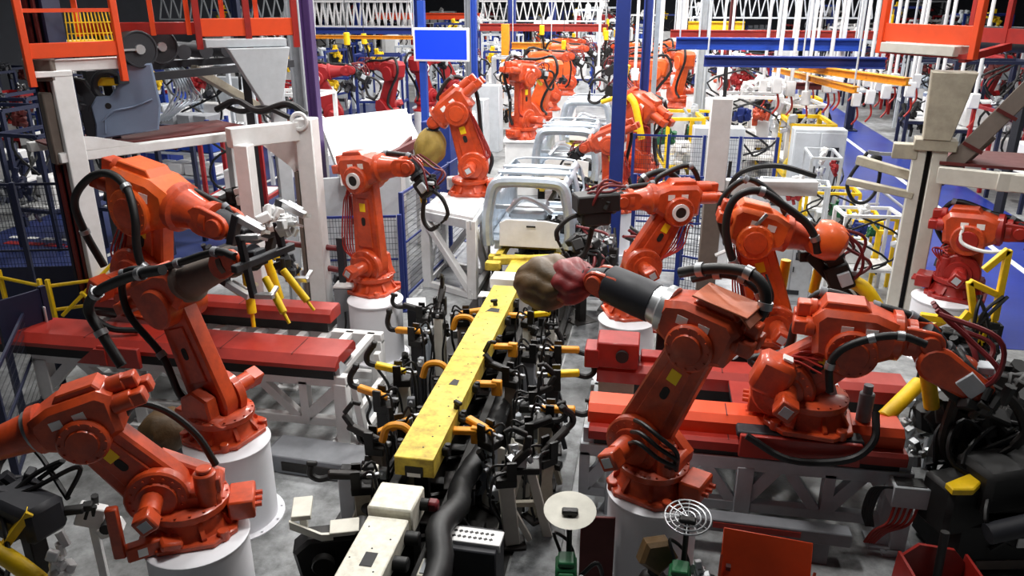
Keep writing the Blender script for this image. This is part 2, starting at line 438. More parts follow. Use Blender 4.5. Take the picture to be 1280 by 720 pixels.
    ho = m.build('upper_arm_housing', color if not bright else bright, root)
    if ring:
        m = MB(); p = v2(E, s * .2 * k)
        m.lathe([(.095 * k, 0), (.095 * k, .03 * k), (.062 * k, .03 * k), (.062 * k, .012 * k)], p, ax, 20, True)
        rg = m.build('gear_ring', 'white_paint', ho, label='white gear ring')
        MB().cyl(p + ax * .008, p + ax * .022 * k, .058 * k, seg=16).build('ring_cap', 'black', rg)
    elif hi:
        m = MB(); p = v2(E, s * .2 * k); m.lathe([(.11 * k, 0), (.10 * k, .022 * k), (.03 * k, .026 * k)], p, ax, 18); m.build('gear_cap', color, ho)
    if hi:
        for j, (yy, nn, ln) in enumerate(((.085, .02, .20 * rear), (-.085, .02, .22 * rear), (0, .12, .16 * rear))):
            m = MB(); p = v2(O - f * .24 * k + n * nn * k, yy * k)
            m.cyl(p, p - f3 * ln * k, .068 * k, seg=14, bev=.01); m.box(p - f3 * (ln + .03) * k, (.1 * k, .11 * k, .1 * k), Matrix.Rotation(-a3, 3, 'Y'), .012)
            m.build('axis_motor', color, root)
        if stickers:
            for j in (-.05, .1):
                p = v2(O + f * (j + .0) * k + n * .05 * k, s * .167 * k)
                MB().box(p, (.075 * k, .006, .06 * k), Matrix.Rotation(-a3, 3, 'Y')).build('label_plate', 'sticker_white', ho, label='small white label')
    # forearm
    m = MB(); p0 = v2(O + f * .24 * k); LF = (W - O).dot(f) - .24 * k
    wr = .095 * k
    m.lathe([(.17 * k, 0), (.17 * k, .05 * k), (.14 * k, .07 * k), (.125 * k, LF * .3), (wr, LF - .14 * k), (wr + .025 * k, LF - .13 * k), (wr + .025 * k, LF - .08 * k)], p0, f3, seg)
    m.build('forearm', forearm_mat or color, root)
    # wrist fork and flange
    m = MB()
    w = wtdir if wtdir is not None else f3
    for sg in (-1, 1):
        w0, w1 = sorted((sg * .065 * k, sg * .105 * k)); m.prism([tuple(p) for p in capsule(W - f * .14 * k, W + f * .01, .10 * k, .085 * k, 6)], (0, 0, 0), **XZ, w0=w0, w1=w1, bev=.01)
    m.cyl(v2(W, -.13 * k), v2(W, .13 * k), .062 * k, seg=14, bev=.008)
    m.build('wrist', color, root)
    t3 = (f3 * math.cos(bend) - n3 * math.sin(bend)).normalized()
    m = MB(); p = v2(W)
    m.lathe([(.085 * k, -.06 * k), (.09 * k, .06 * k), (.07 * k, .1 * k), (.10 * k, .105 * k), (.10 * k, .14 * k)], p, t3, 16)
    m.build('tool_flange', 'charcoal', root)
    k = kb
    # dress pack: hoses from the foot up the arm to the wrist
    if hose:
        bk = -d if False else Vector((-1, 0))
        y = -s * .17 * k if hose > 0 else s * .19 * k
        hh = abs(hose)
        m = MB()
        pts = [v2(Vector((-.30, .32)) * k, y * .6), v2(S + Vector((-.28, .10)) * k, y), v2(S + d * L * .5 + Vector((-.24, 0)) * k, y * 1.1), v2(E - f * .42 * k + n * .12 * k * hh, y * 1.2),
               v2(O - f * .25 * k + n * (.10 + .30 * hh) * k, y), v2(O + f * .15 * k + n * (.05 + .24 * hh) * k, y * .8), v2(O + f * LF * .6 + n * .18 * k, y * .8), v2(W - f * .12 * k + n * .13 * k, y * .7), v2(W + f * .1 * k + n * .02, y * .8)]
        m.tube(pts, .036 * k, 10 if hi else 6, 7 if hi else 3)
        h = m.build('dress_hose', 'rubber', root, label='thick black hose')
        if hi:
            for j in (2, 4, 6, 7):
                a = Vector(pts[j]); m = MB(); m.cyl(a - (Vector(pts[j + 1]) - a).normalized() * .03, a + (Vector(pts[j + 1]) - a).normalized() * .03, .047 * k, seg=12)
                m.build('hose_clamp', 'mid_grey', h)
            m = MB()
            for j in range(5):
                yy = s * (.10 + .02 * j) * k; r2 = random.Random(j * 7 + int(b[0] * 10))
                m.tube([v2(S + Vector((-.2, .02 + .02 * j)) * k, yy), v2(S + d * .3 + Vector((-.25 - .03 * j, .0)) * k, yy), v2(S + d * L * .7 + Vector((-.22 - .02 * j, r2.uniform(-.05, .05))) * k, yy * .9), v2(E - f * .2 * k - n * .05 * j * k, yy * 1.3)], .010 * k, 6, 4)
            m.build('cable_bundle', 'wire_red', root, label='thin reddish cables')
    if tool: tool(root, v2(W) + t3 * .14 * k, t3, Vector((0, 1, 0)), k)
    root['az'] = az
    del root['az']
    return root

# ------------------------------------------------------------ what the robots carry: built in the arm's own axes from the flange point p along t
def frame_of(t, y):
    t = Vector(t).normalized(); y = Vector(y); n = t.cross(y).normalized()
    return lambda a, b, c, p: p + t * a + y * b + n * c
def clutter(m, P, p, seed, n, box, sz):
    """small valves, brackets and fittings bolted on one another round a tool"""
    r = random.Random(seed); at = [tuple(r.uniform(*q) for q in box)]
    for i in range(n):
        if i:
            o = r.choice(at); e = max(range(3), key=lambda k: r.random() * (box[k][1] - box[k][0] + sz))
            c = [min(max(o[k] + (r.choice((-1, 1)) * sz * .75 if k == e else r.uniform(-.25, .25) * sz), box[k][0]), box[k][1]) for k in range(3)]; at.append(tuple(c))
        c = P(*at[-1], p); q = Euler((r.uniform(-.5, .5), r.uniform(-.5, .5), r.uniform(0, 3))).to_matrix()
        if r.random() < .6: m.box(c, [r.uniform(sz * .5, sz * 1.05) for _ in range(3)], q, sz * .08)
        else:
            e = q @ Vector((0, 0, r.uniform(sz * .7, sz * 1.5))); m.cyl(c - e * .5, c + e * .5, r.uniform(sz * .2, sz * .42), seg=8)
def tool_gun(size=1.0, seed=1, yel=True, hosecol='hose_red'):
    def f(root, p, t, y, k):
        g = size * k; P = frame_of(t, y)
        m = MB(); m.bar(P(0, 0, 0, p), P(.10 * g, 0, 0, p), .16 * g, .16 * g, .01); m.bar(P(.08 * g, 0, -.02 * g, p), P(.36 * g, 0, -.02 * g, p), .22 * g, .24 * g, .02)
        clutter(m, P, p, seed, 10, ((.05 * g, .4 * g), (-.16 * g, .16 * g), (-.18 * g, .16 * g)), .09 * g)
        o = m.build('weld_gun', 'black', root, label='black spot welding gun')
        m = MB(); m.tube([P(.30 * g, 0, .05 * g, p), P(.52 * g, 0, .12 * g, p), P(.74 * g, 0, .06 * g, p), P(.80 * g, 0, -.06 * g, p)], .032 * g, 8)
        m.cyl(P(.80 * g, 0, -.04 * g, p), P(.80 * g, 0, -.16 * g, p), .018 * g, seg=8)
        m.build('electrode_arm', 'iron', o)
        m = MB(); m.tube([P(.30 * g, 0, -.10 * g, p), P(.55 * g, 0, -.38 * g, p), P(.76 * g, 0, -.40 * g, p), P(.80 * g, 0, -.26 * g, p)], .036 * g, 8); m.cyl(P(.80 * g, 0, -.28 * g, p), P(.80 * g, 0, -.18 * g, p), .018 * g, seg=8)
        m.build('electrode_arm', 'iron', o)
        if yel:
            m = MB(); m.cyl(P(.06 * g, .13 * g, -.12 * g, p), P(.36 * g, .13 * g, -.30 * g, p), .05 * g, seg=14, bev=.008); m.build('gun_cylinder', 'yellow', o, label='yellow air cylinder')
        m = MB()
        for j in range(4):
            r = random.Random(seed * 5 + j); e = lambda s_: r.uniform(-s_, s_) * g
            m.tube([P(-.25 * g, (.12 - .07 * j) * g, .16 * g, p), P(e(.06), (.2 - .11 * j) * g + e(.08), .24 * g + e(.1), p), P(.2 * g + e(.08), (.16 - .1 * j) * g + e(.1), .2 * g + e(.12), p), P(.32 * g, (.06 - .04 * j) * g, .04 * g + e(.08), p)], .017 * g, 6, 5)
        m.build('tool_hose', hosecol, o)
        m = MB(); m.bar(P(.16 * g, -.13 * g, .02 * g, p), P(.3 * g, -.13 * g, .02 * g, p), .05 * g, .12 * g, .006); m.box(P(.24 * g, .0, .13 * g, p), (.1 * g, .12 * g, .05 * g), None, .008); m.build('valve_block', 'light_grey', o)
    return f
def tool_gripper(size=1.0, seed=3, white=True):
    def f(root, p, t, y, k):
        g = size * k; P = frame_of(t, y)
        m = MB(); m.bar(P(0, 0, 0, p), P(.16 * g, 0, 0, p), .2 * g, .2 * g, .012)
        m.bar(P(.2 * g, -.5 * g, 0, p), P(.2 * g, .5 * g, 0, p), .09 * g, .09 * g, .008); m.bar(P(.2 * g, -.3 * g, -.4 * g, p), P(.2 * g, -.3 * g, .35 * g, p), .08 * g, .08 * g, .008); m.bar(P(.2 * g, .32 * g, -.4 * g, p), P(.2 * g, .32 * g, .35 * g, p), .08 * g, .08 * g, .008)
        clutter(m, P, p, seed, 30, ((.05 * g, .45 * g), (-.45 * g, .45 * g), (-.35 * g, .3 * g)), .12 * g)
        o = m.build('gripper_frame', 'charcoal', root, label='dark gripper frame')
        for j, (b, c) in enumerate(((-.3, -.38), (.32, -.38), (-.3, .32), (.32, .32))):
            m = MB(); m.bar(P(.2 * g, b * g, c * g, p), P(.5 * g, b * g, c * g, p), .06 * g, .06 * g, .006); m.bar(P(.46 * g, b * g, c * g, p), P(.46 * g, (b + .13) * g, c * g * .8, p), .05 * g, .03 * g); m.cyl(P(.25 * g, (b + .06) * g, c * g, p), P(.42 * g, (b + .06) * g, c * g, p), .03 * g, seg=10)
            m.build('clamp_finger', 'bright_steel' if white else 'iron', o)
        m = MB(); clutter(m, P, p, seed + 9, 16, ((.15 * g, .5 * g), (-.5 * g, .5 * g), (-.4 * g, .35 * g)), .13 * g); m.build('bracket', 'white_paint', o, label='white mounting brackets')
        for j, b in enumerate((-.14, .16)):
            m = MB(); m.cyl(P(.28 * g, b * g, -.2 * g, p), P(.5 * g, b * g * 1.4, -.62 * g, p), .045 * g, seg=14, bev=.008); m.cyl(P(.5 * g, b * g * 1.4, -.62 * g, p), P(.56 * g, b * g * 1.5, -.74 * g, p), .02 * g, seg=8); m.build('air_cylinder', 'yellow', o, label='yellow air cylinder')
    return f
def tool_bag(mats=('cloth_brown', 'cloth_red'), size=1.0, seed=2):
    def f(root, p, t, y, k):
        g = size * k; P = frame_of(t, y); r = random.Random(seed)
        u, w, d = basis(t)
        for j, (mm, a0, a1, rr) in enumerate(((mats[1], -.02, .30, .17), (mats[0], .10, .54, .205))[: 2 if mats[1] else 1] if mats[1] else ((mats[0], 0, .5, .2),)):
            m = MB(); seg, nr = 56, 34; vs = []
            for i in range(nr + 1):
                h = i / nr; base = rr * (math.sin(math.pi * (.10 + .84 * h)) ** .55)
                for q in range(seg):
                    a = 2 * math.pi * q / seg
                    R_ = base * (.94 + .12 * abs(math.sin(a * 3.5 + 1.3 * math.sin(h * 4 + seed))) ** .7 + .06 * math.sin(a * 2 + h * 4 + seed) + .035 * math.sin(h * 13 + 3 * math.sin(a * 2))) * g
                    vs.append(P(0, 0, 0, p) + d * (a0 + (a1 - a0) * h) * g + (u * math.cos(a) * 1.0 + w * math.sin(a) * .85) * R_)
            m.add(vs, [(i * seg + q, i * seg + (q + 1) % seg, (i + 1) * seg + (q + 1) % seg, (i + 1) * seg + q) for i in range(nr) for q in range(seg)] + [tuple(range(seg))[::-1], tuple(nr * seg + q for q in range(seg))])
            o = m.build('protective_cover', mm, root, label='crumpled cloth cover'); o.data.set_sharp_from_angle(angle=R(179))
    return f
# ------------------------------------------------------------ the robots in front
PED = .9
def pedestal(c, label, r=.40, h=PED, flange=True):
    t = thing('robot_pedestal', label, 'pedestal', (c[0], c[1], 0))
    m = MB(); m.lathe([(r, .02), (r, h - .03), (r - .008, h - .022)], (0, 0, 0), (0, 0, 1), 48, False); m.build('column_body', 'pedestal_white', t)
    m = MB(); m.lathe([(r - .008, h - .03), (r + .012, h - .03), (r + .016, h - .02), (r + .016, h - .006), (r + .008, h), (.02, h)], (0, 0, 0), (0, 0, 1), 48); m.build('top_plate', 'pedestal_white', t)
    m = MB(); m.lathe([(r + .07, 0), (r + .07, .018), (r, .022)], (0, 0, 0), (0, 0, 1), 48); bolts(m, (0, 0, .016), (0, 0, 1), r + .04, 12, .014, .02); m.build('floor_flange', 'pedestal_white', t)
    return t
def place(name, label, bp, bz, az, S, E, W, **kw):
    b = atz(*bp, bz) if len(bp) == 2 else Vector(bp); a = R(az)
    f = lambda q: atplane(*q, b, a) if isinstance(q[0], int) else q
    return robot(name, label, tuple(b), a, f(S), f(E), f(W), **kw)

# right front: on a white drum, tool under a brown and red cloth, grey sleeve on its forearm
r9 = place('welding_robot', 'orange robot on white drum, arm slanting right, forearm sleeved in black and steel', (815, 606), PED, 155, (802, 545), (874, 424), (752, 350),
           side=1, k=1.0, rear=.25, hose=0, tool=tool_bag(size=1.35), forearm_mat='bright_steel', bend=.45)
pedestal(atz(817, 611, PED), 'white drum pedestal under the robot with grey sleeved forearm', .40)
def sleeve(rb, S, E, W, k=1.0, off=.13):
    S, E, W = Vector(S), Vector(E), Vector(W); D = (W - E).length
    a3 = math.atan2(W.y - E.y, W.x - E.x) - math.asin(off * k / D); f = Vector((math.cos(a3), math.sin(a3))); n = Vector((-f.y, f.x)); O = E + n * off * k
    LF = (W - O).dot(f); m = MB()
    m.lathe([(.12, LF * .46), (.168, LF * .47), (.172, LF * .60), (.165, LF * .92), (.12, LF * .96)], v2(O), v2(f), 28)
    m.build('forearm_sleeve', 'charcoal', rb, label='dark grey forearm sleeve')
    m = MB()   # worn copper guard plate over the elbow and black hose bundles behind it
    q = Matrix((v2(f), Vector((0, 1, 0)), v2(n))).transposed()
    m.box(v2(O - f * .12 + n * .285), (.46, .36, .018), q, .005); m.box(v2(O - f * .34 + n * .25), (.12, .36, .016), q @ Matrix.Rotation(-.6, 3, 'Y'), .004)
    m.build('guard_plate', 'copper', rb, label='worn copper coloured guard plate')
    m = MB()
    for j in range(3): m.tube([v2(S + Vector((-.02, .26 - .09 * j)), .20 + .05 * j), v2(S + Vector((-.16, .32 - .07 * j)), .32 + .04 * j), v2(S + Vector((-.32, .26 - .10 * j)), .34), v2(S + Vector((-.44, .12 - .07 * j)), .26), v2(S + Vector((-.42 + .06 * j, -.10)), .18)], .02, 8)
    m.build('motor_cable', 'rubber', rb, label='black motor cables')
b9 = r9.location; pp = lambda q, b, az: atplane(*q, b, R(az))
sleeve(r9, pp((802, 545), b9, 155), pp((874, 424), b9, 155), pp((752, 350), b9, 155))

# left front, reaching out of the picture on the left
r1 = place('welding_robot', 'nearest orange robot at lower left, forearm reaching out past the white drum', (240, 655), PED, 205, (200, 608), (112, 536), (-60, 575),
           side=1, k=1.05, fat=1.08, rear=.7, color='robot_orange', hose=0, tool=tool_gun(1.0, 5), stickers=True)
pedestal(atz(246, 668, PED), 'white drum pedestal nearest the lower left corner', .40)
def to_local(rb, p):
    return Matrix.Rotation(-rb.rotation_euler[2], 3, 'Z') @ (Vector(p) - rb.location)
l0, l1, l2 = to_local(r1, atz(225, 672, PED + .06)), to_local(r1, atz(158, 694, PED + .06)), to_local(r1, atz(150, 690, PED + .06))
l0.z = l1.z = l2.z = .07
m = MB(); m.bar(l0, l1, .10, .13, .012); m.bar(l0, l1 * .4 + l0 * .6 + Vector((0, 0, .04)), .3, .08, .02); m.bar(l2 + Vector((0, 0, -.06)), l2 + Vector((0, 0, .40)), .09, .07, .012, up=(0, 1, 0))
o = m.build('cable_bracket', 'robot_orange', r1)
c_ = l0.lerp(l1, .62); MB().bar(c_ + (l1 - l0) * .001 + Vector((0, 0, 0)), c_ + (l1 - l0).normalized() * .07, .108, .07).build('label_plate', 'sticker_white', o, label='small white label')
m = MB(); m.tube([(.42, .02, .95), (.30, -.12, 1.1), (.1, -.2, .98), (-.1, -.24, .7), (-.22, -.22, .4)], .03, 8); m.build('dress_hose', 'rubber', r1, label='black hose behind the arm')

# second on the left
r2 = place('welding_robot', 'orange robot on white drum behind the nearest left robot, hose looped round its arm', (281, 541), PED, -15, (268, 500), (218, 378), (300, 322),
           side=1, k=1.0, hose=.7, tool=tool_gripper(.75, 8, True), color='robot_orange', forearm_mat='taupe', bend=.3)
pedestal(atz(284, 550, PED), 'white drum pedestal second from the lower left corner', .40)
# third on the left, riding on the red track
r3 = place('handling_robot', 'bright orange robot on the left red track with big black hose arch', (196, 385), 1.12, -12, (184, 340), (188, 258), (282, 280),
           side=-1, k=1.15, fat=1.6, rear=.4, hose=.5, color='robot_orange', bright='robot_bright', tool=tool_gripper(1.1, 4), bend=.15)
# fourth: middle left on its drum
r4 = place('welding_robot', 'orange robot on white drum beside the white lattice stand, facing the fence', (467, 362), PED, -18, (465, 330), (456, 222), (515, 208),
           side=-1, k=1.0, rear=.2, hose=.35, tool=tool_gun(.9, 11), bend=1.0, ring=True)
pedestal(atz(469, 373, PED), 'white drum pedestal right of the white portal post', .39)
# on the white stand left of the car body
r5 = place('welding_robot', 'orange robot standing on the white lattice stand left of the car body', (588, 241), 1.5, 185, (593, 207), (573, 140), (543, 152),
           side=1, k=1.12, hose=.9, tool=tool_bag(('cloth_gold', None), 1.25, 6), bend=.7)
# behind it
r6 = place('welding_robot', 'orange robot further back on a white box, black hose on its right', (655, 172), 1.5, 60, (654, 150), (653, 98), (668, 92),
           side=-1, k=1.15, hose=.8, tool=tool_gun(.8, 12), color='robot_orange')
# right of the line, behind the sleeved robot
r8 = place('welding_robot', 'orange robot right of the line holding a black box, yellow sticker on its arm', (787, 390), PED, 200, (800, 330), (842, 260), (775, 250),
           side=1, k=1.0, hose=1.0, tool=tool_gun(1.05, 13, False), bend=.5, ring=True)
pedestal(atz(784, 398, PED), 'white drum pedestal behind the sleeved robot, beside the dark floor strip', .38)
# right of it, upright arm with cables
r10 = place('handling_robot', 'upright orange robot right of the brown and white post, cables on its arm', (958, 440), PED, 0, (965, 402), (941, 296), (1036, 306),
            side=-1, k=1.05, rear=.25, hose=1.15, color='robot_orange', bright='robot_bright', tool=tool_gun(1.1, 14), bend=.9)
pedestal(atz(958, 448, PED), 'white drum pedestal behind the red track rails', .38)
p = atplane(1030, 298, r10.location, 0); m = MB()
m.lathe([(.06, -.16), (.19, -.13), (.235, -.02), (.225, .12), (.17, .22), (.06, .26)], v2(p, -.02), (.9, -.25, -.35), 18); m.build('wrist_cover', 'robot_bright', r10)
p = Vector(atplane(950, 380, r10.location, 0)); 
for j, c in enumerate(('wire_red', 'wire_red', 'sticker_white', 'wire_red', 'rubber')):
    m = MB(); m.tube([v2(p + Vector((-.16 + .04 * j, .45)), -.2), v2(p + Vector((-.10 + .045 * j, .25)), -.26 - .02 * j), v2(p + Vector((-.12 + .05 * j, .05)), -.24), v2(p + Vector((-.02 + .02 * j, -.12)), -.22), v2(p + Vector((.02, -.3)), -.2)], .014, 6); m.build('signal_cable', c, r10)
m = MB(); m.tube([v2(atplane(921, 300, r10.location, 0), -.24), v2(atplane(940, 278, r10.location, 0), -.23), v2(atplane(956, 262, r10.location, 0), -.21)], .024, 8); m.build('steel_pipe', 'steel', r10, label='bright pipe across the elbow')
# front right on the track carriage
r11 = place('handling_robot', 'large orange robot crouching on the right red track, arm reaching right', (1008, 524), 1.16, -8, (978, 478), (1062, 430), (1160, 424),
            side=-1, k=1.12, rear=.3, hose=.45, tool=tool_gun(1.25, 15), bend=.75)
m = MB(); p = Vector(atplane(1200, 458, r11.location, R(-8)))
for sg in (-1, 1): m.prism(capsule(p - Vector((.22, -.05)), p + Vector((.16, -.16)), .17, .12, 8), (0, 0, 0), **XZ, w0=min(sg * .09, sg * .19), w1=max(sg * .09, sg * .19), bev=.03)
m.ball(v2(p + Vector((.02, -.04))), (.15, .13, .15)); m.build('wrist_casing', 'robot_orange', r11)
m = MB(); p = atplane(966, 452, r11.location, R(-8)); m.box(v2(p, -.28), (.34, .32, .36), Matrix.Rotation(.35, 3, 'Y'), .05); o = m.build('balancer_housing', 'robot_orange', r11)
for j in (-.07, .07): MB().box(v2(Vector(p) + Vector((j + .05, .175)), -.28), (.09, .11, .02), Matrix.Rotation(.35, 3, 'Y')).build('label_plate', 'sticker_white', o, label='small white label')
# far right
r12 = place('handling_robot', 'dark orange robot on white drum at the right edge beside the beige post', (1194, 368), PED, -25, (1200, 338), (1212, 296), (1276, 290),
            side=-1, k=1.1, rear=.35, hose=.6, color='robot_red', bright='robot_orange', tool=tool_gripper(.9, 16, False), bend=.4)
pedestal(atz(1180, 372, PED), 'white drum pedestal at the right edge under the dark orange robot', .42)
m = MB(); p = atplane(1235, 292, r12.location, R(-25)); m.tube([v2(Vector(p) + Vector((-.3, .12)), -.25), v2(Vector(p) + Vector((-.28, -.1)), -.3), v2(Vector(p) + Vector((0, -.18)), -.32), v2(Vector(p) + Vector((.3, -.14)), -.28)], .026, 8); m.build('air_hose', 'sticker_white', r12, label='white air hose')
# two behind the blue pillar, working on the car body
r7 = place('welding_robot', 'orange robot left of the blue pillar reaching a dark gun into the car', (770, 262), .9, 172, (768, 232), (764, 180), (732, 184),
           side=1, k=1.0, hose=.4, tool=tool_gun(.7, 17, False), bend=.3)
r7b = place('welding_robot', 'orange robot behind the blue pillar with yellow covered arms hanging', (800, 225), .9, 150, (797, 200), (800, 140), (785, 118),
            side=1, k=1.25, hose=.5, tool=tool_gun(.9, 18), bend=.3)
m = MB(); b = r7b.location
for q in (((796, 118), (803, 128), (808, 150), (812, 172)), ((790, 130), (786, 112), (790, 95), (794, 80))):
    m.tube([v2(atplane(*z, b, R(150)), .35) for z in q], .085, 10)
m.build('arm_cover', 'yellow', r7b, label='yellow cover')

def px_hose(rb, az, pts, y, r_, lab='thick black hose', m_='rubber'):
    m = MB(); q = [v2(atplane(a, b, rb.location, R(az)), y + dy) for a, b, dy in pts]; m.tube(q, r_, 12, 8); h = m.build('dress_hose', m_, rb, label=lab)
    for i in (1, len(q) // 2, len(q) - 2):
        d = (q[i + 1] - q[i - 1]).normalized() * .03; m = MB(); m.cyl(q[i] - d, q[i] + d, r_ * 1.3, seg=14); m.build('hose_clamp', 'steel', h)
px_hose(r3, -12, ((138, 330, .2), (122, 285, .1), (118, 245, 0), (135, 218, 0), (160, 211, 0), (190, 226, -.1), (208, 258, -.2), (214, 295, -.25), (222, 318, -.25), (240, 322, -.2)), -.3, .05)
px_hose(r2, -15, ((190, 440, 0), (165, 400, 0), (150, 372, 0), (160, 352, 0), (185, 338, 0), (215, 328, 0), (242, 323, 0)), -.36, .05)
px_hose(r10, 0, ((932, 345, 0), (914, 318, 0), (905, 280, 0), (910, 250, 0), (925, 234, 0), (948, 232, 0), (975, 250, .05), (1003, 272, .1), (1015, 292, .1), (1018, 310, .1)), -.3, .045)
px_hose(r8, 200, ((806, 248, 0), (815, 228, 0), (840, 220, 0), (858, 232, 0), (862, 258, 0), (855, 285, 0), (838, 300, 0)), -.3, .045)
px_hose(r11, -8, ((1035, 470, .02), (1035, 438, 0), (1050, 418, 0), (1085, 405, 0), (1120, 402, 0), (1150, 412, 0)), -.34, .035)

# yellow guns under the upright robot, ring on the nearest forearm, cloth round the second robot's foot
m = MB(); m.tube([v2(atplane(1038, 338, r10.location, 0), .05), v2(atplane(1062, 350, r10.location, 0), .0), v2(atplane(1082, 362, r10.location, 0), -.05), v2(atplane(1100, 392, r10.location, 0), -.1)], .085, 10); m.build('gun_arm', 'yellow', r10, label='thick yellow gun arm'); m = MB(); m.tube([v2(atplane(985, 330, r10.location, 0), .15), v2(atplane(978, 372, r10.location, 0), .15)], .06, 10); m.build('gun_arm', 'yellow', r10, label='yellow gun arm')
m = MB(); m.bar(v2(atplane(1010, 318, r10.location, 0), .0), v2(atplane(1070, 382, r10.location, 0), .1), .10, .12, .01); m.bar(v2(atplane(1000, 322, r10.location, 0), .1), v2(atplane(1035, 322, r10.location, 0), .1), .2, .12, .01); m.build('gun_beam', 'black', r10)
e0, e1 = Vector(atplane(108, 505, r1.location, R(205))), Vector(atplane(0, 558, r1.location, R(205))); d_ = (e1 - e0).normalized(); g0 = Vector(atplane(50, 537, r1.location, R(205)))
m = MB(); m.lathe([(.10, -.045), (.175, -.04), (.18, .04), (.10, .045)], v2(g0), v2(d_), 22); m.build('clamp_ring', 'steel', r1, label='steel ring round the forearm')

px_hose(r9, 155, ((836, 350, 0), (862, 346, 0), (895, 345, 0), (925, 350, .02), (944, 366, .04), (948, 390, .06), (936, 412, .08)), -.22, .046)
px_hose(r9, 155, ((846, 362, 0), (878, 356, 0), (910, 362, 0), (934, 384, 0), (930, 408, 0)), -.32, .036)
pedestal(r7.location, 'white drum pedestal left of the blue pillar under the robot reaching into the car', .36)
pedestal(r7b.location, 'white drum pedestal behind the blue pillar under the yellow covered robot', .42)
# ------------------------------------------------------------ shuttle beams on the line
t = thing('shuttle_bar', 'long yellow shuttle beam running along the middle of the line', 'transfer beam', (-2.0, 0, 0))
w = .19
m = MB()
y0, y1 = 6.0, 10.75
m.prism([(-w, .80), (-w, 1.0), (w, 1.0), (w, .80), (.085, .80), (.085, .90), (-.085, .90), (-.085, .80)], (0, 0, 0), (1, 0, 0), (0, 0, 1), (0, 1, 0), y0, y1, .008)
m.build('beam_body', 'beam_yellow', t)
m = MB(); m.box((0, y0 - .002, .86), (.17, .02, .10)); m.build('end_slot', 'black', t); MB().box((0, y0 - .008, .825), (.13, .012, .04)).build('label_plate', 'sticker_white', t, label='white label in the end slot')
for y, sx in ((7.55, .05), (9.75, .09)):
    m = MB(); m.prism([(-sx, -.05), (sx, -.06), (sx * .9, .07), (-sx * .5, .08)], (0, y, 0), (1, 0, 0), (0, 1, 0), (0, 0, 1), .995, 1.003); m.build('top_hole', 'black', t)
r = random.Random(5)
for k in range(22): m = MB(); q = Vector((r.uniform(-.15, .15), y0 + .2 + k * .205, .999)); m.cyl(q, q + Vector((0, 0, .004)), .009, seg=8); m.build('bolt_hole', 'black', t)
for k in range(7):
    y = 6.35 + k * .66
    for sx in (-1, 1):
        m = MB(); m.box((sx * (w + .035), y, .90), (.07, .12, .10), None, .015); m.cyl((sx * (w + .05), y, .84), (sx * (w + .05), y, .97), .028, seg=10); m.build('guide_roller', 'black', t)
for k in range(4):
    m = MB()
    y = 6.75 + k * 1.05; m.bar((w, y, .88), (w + .24, y + .03, .88), .09, .06, .01); m.bar((w + .24, y + .03, .93), (w + .24, y + .03, .74), .12, .07, .01); m.build('lifting_lug', 'amber', t)
for k in range(3):
    m = MB()
    y = 6.55 + k * 1.45; m.tube([(-w, y, .93), (-w - .10, y, 1.0), (-w - .24, y - .02, .98), (-w - .3, y - .03, .82)], .04, 8); m.build('lifting_lug', 'amber', t)
# white beam in front of it
t = thing('shuttle_bar', 'white shuttle beam with a square hole, nearest on the line', 'transfer beam', (-2.0, 0, 0))
m = MB(); m.box((0, 4.55, .80), (.36, 1.42, .18), None, .012); m.build('beam_body', 'beam_white', t)
m = MB(); m.box((.02, 4.72, .892), (.10, .16, .006)); m.build('top_hole', 'black', t)
r = random.Random(9)
for k in range(8): m = MB(); q = Vector((r.uniform(-.14, .14), 4.2 + k * .13, .888)); m.cyl(q, q + Vector((0, 0, .004)), .008, seg=8); m.build('bolt_hole', 'iron', t)
for k in range(4): m = MB(); m.cyl((.17, 4.2 + k * .32, .78), (.30, 4.2 + k * .32, .78), .06, seg=14, bev=.01); m.build('guide_roller', 'rubber', t)
t = thing('drive_unit', 'white drive box between the white and yellow shuttle beams', 'drive unit', (-2.0, 5.5, 0))
m = MB(); m.box((0, -.02, .82), (.40, .38, .26), None, .015); m.build('housing', 'beam_white', t)
m = MB(); m.cyl((.2, .05, .84), (.27, .05, .84), .055, seg=14); m.build('shaft_cap', 'oily', t)
m = MB(); m.box((.30, .08, .82), (.10, .10, .10), None, .02); m.build('end_stop', 'hose_red', t, label='dark red end stop')
for sx in (-.1, .1): m = MB(); m.bar((sx, 0, .02), (sx, 0, .72), .12, .2); m.build('support_leg', 'iron', t)

# dark rail bed under the beams
t = thing('rail_bed', 'black oily rail bed running under the shuttle beams', 'rail bed', (-2.0, 0, 0))
for sx in (-.30, .30):
    m = MB(); m.bar((sx, 4.0, .06), (sx, 19, .06), .16, .12, .01); m.bar((sx, 4.0, .45), (sx, 19, .45), .10, .16, .01); m.build('rail', 'oily', t)
for k in range(22):
    m = MB(); y = 4.2 + k * .68
    m.bar((-.62, y, .08), (.62, y, .08), .14, .14, .01); m.bar((-.30, y, .1), (-.30, y, .40), .10, .14); m.bar((.30, y, .1), (.30, y, .40), .10, .14); m.bar((-.30, y, .3), (.30, y + .3, .3), .05, .05); m.bar((0, y, .4), (0, y, .80), .14, .08); m.build('cross_support', 'oily', t)
m = MB(); r = random.Random(3)
m.tube([(.42, 4.3, .5), (.50, 5.0, .62), (.40, 5.4, .72), (.44, 5.9, .60), (.36, 6.4, .5), (.42, 7.4, .42), (.40, 9, .4)], .11, 14, 7, ribs=.06); m.build('cable_chain', 'rubber', t)
for k in range(5):
    m = MB(); x = r.choice((-1, 1)) * r.uniform(.3, .6); y = r.uniform(5, 8); m.tube([(x, y, .3), (x + .1, y + .5, .45), (x - .1, y + 1.1, .25), (x + .05, y + 2, .3)], .03, 8); m.build('cable', 'rubber', t)
t = thing('edge_rail', 'dark steel rail along the left side of the metal walkway strip', 'rail', (-1.22, 0, 0))
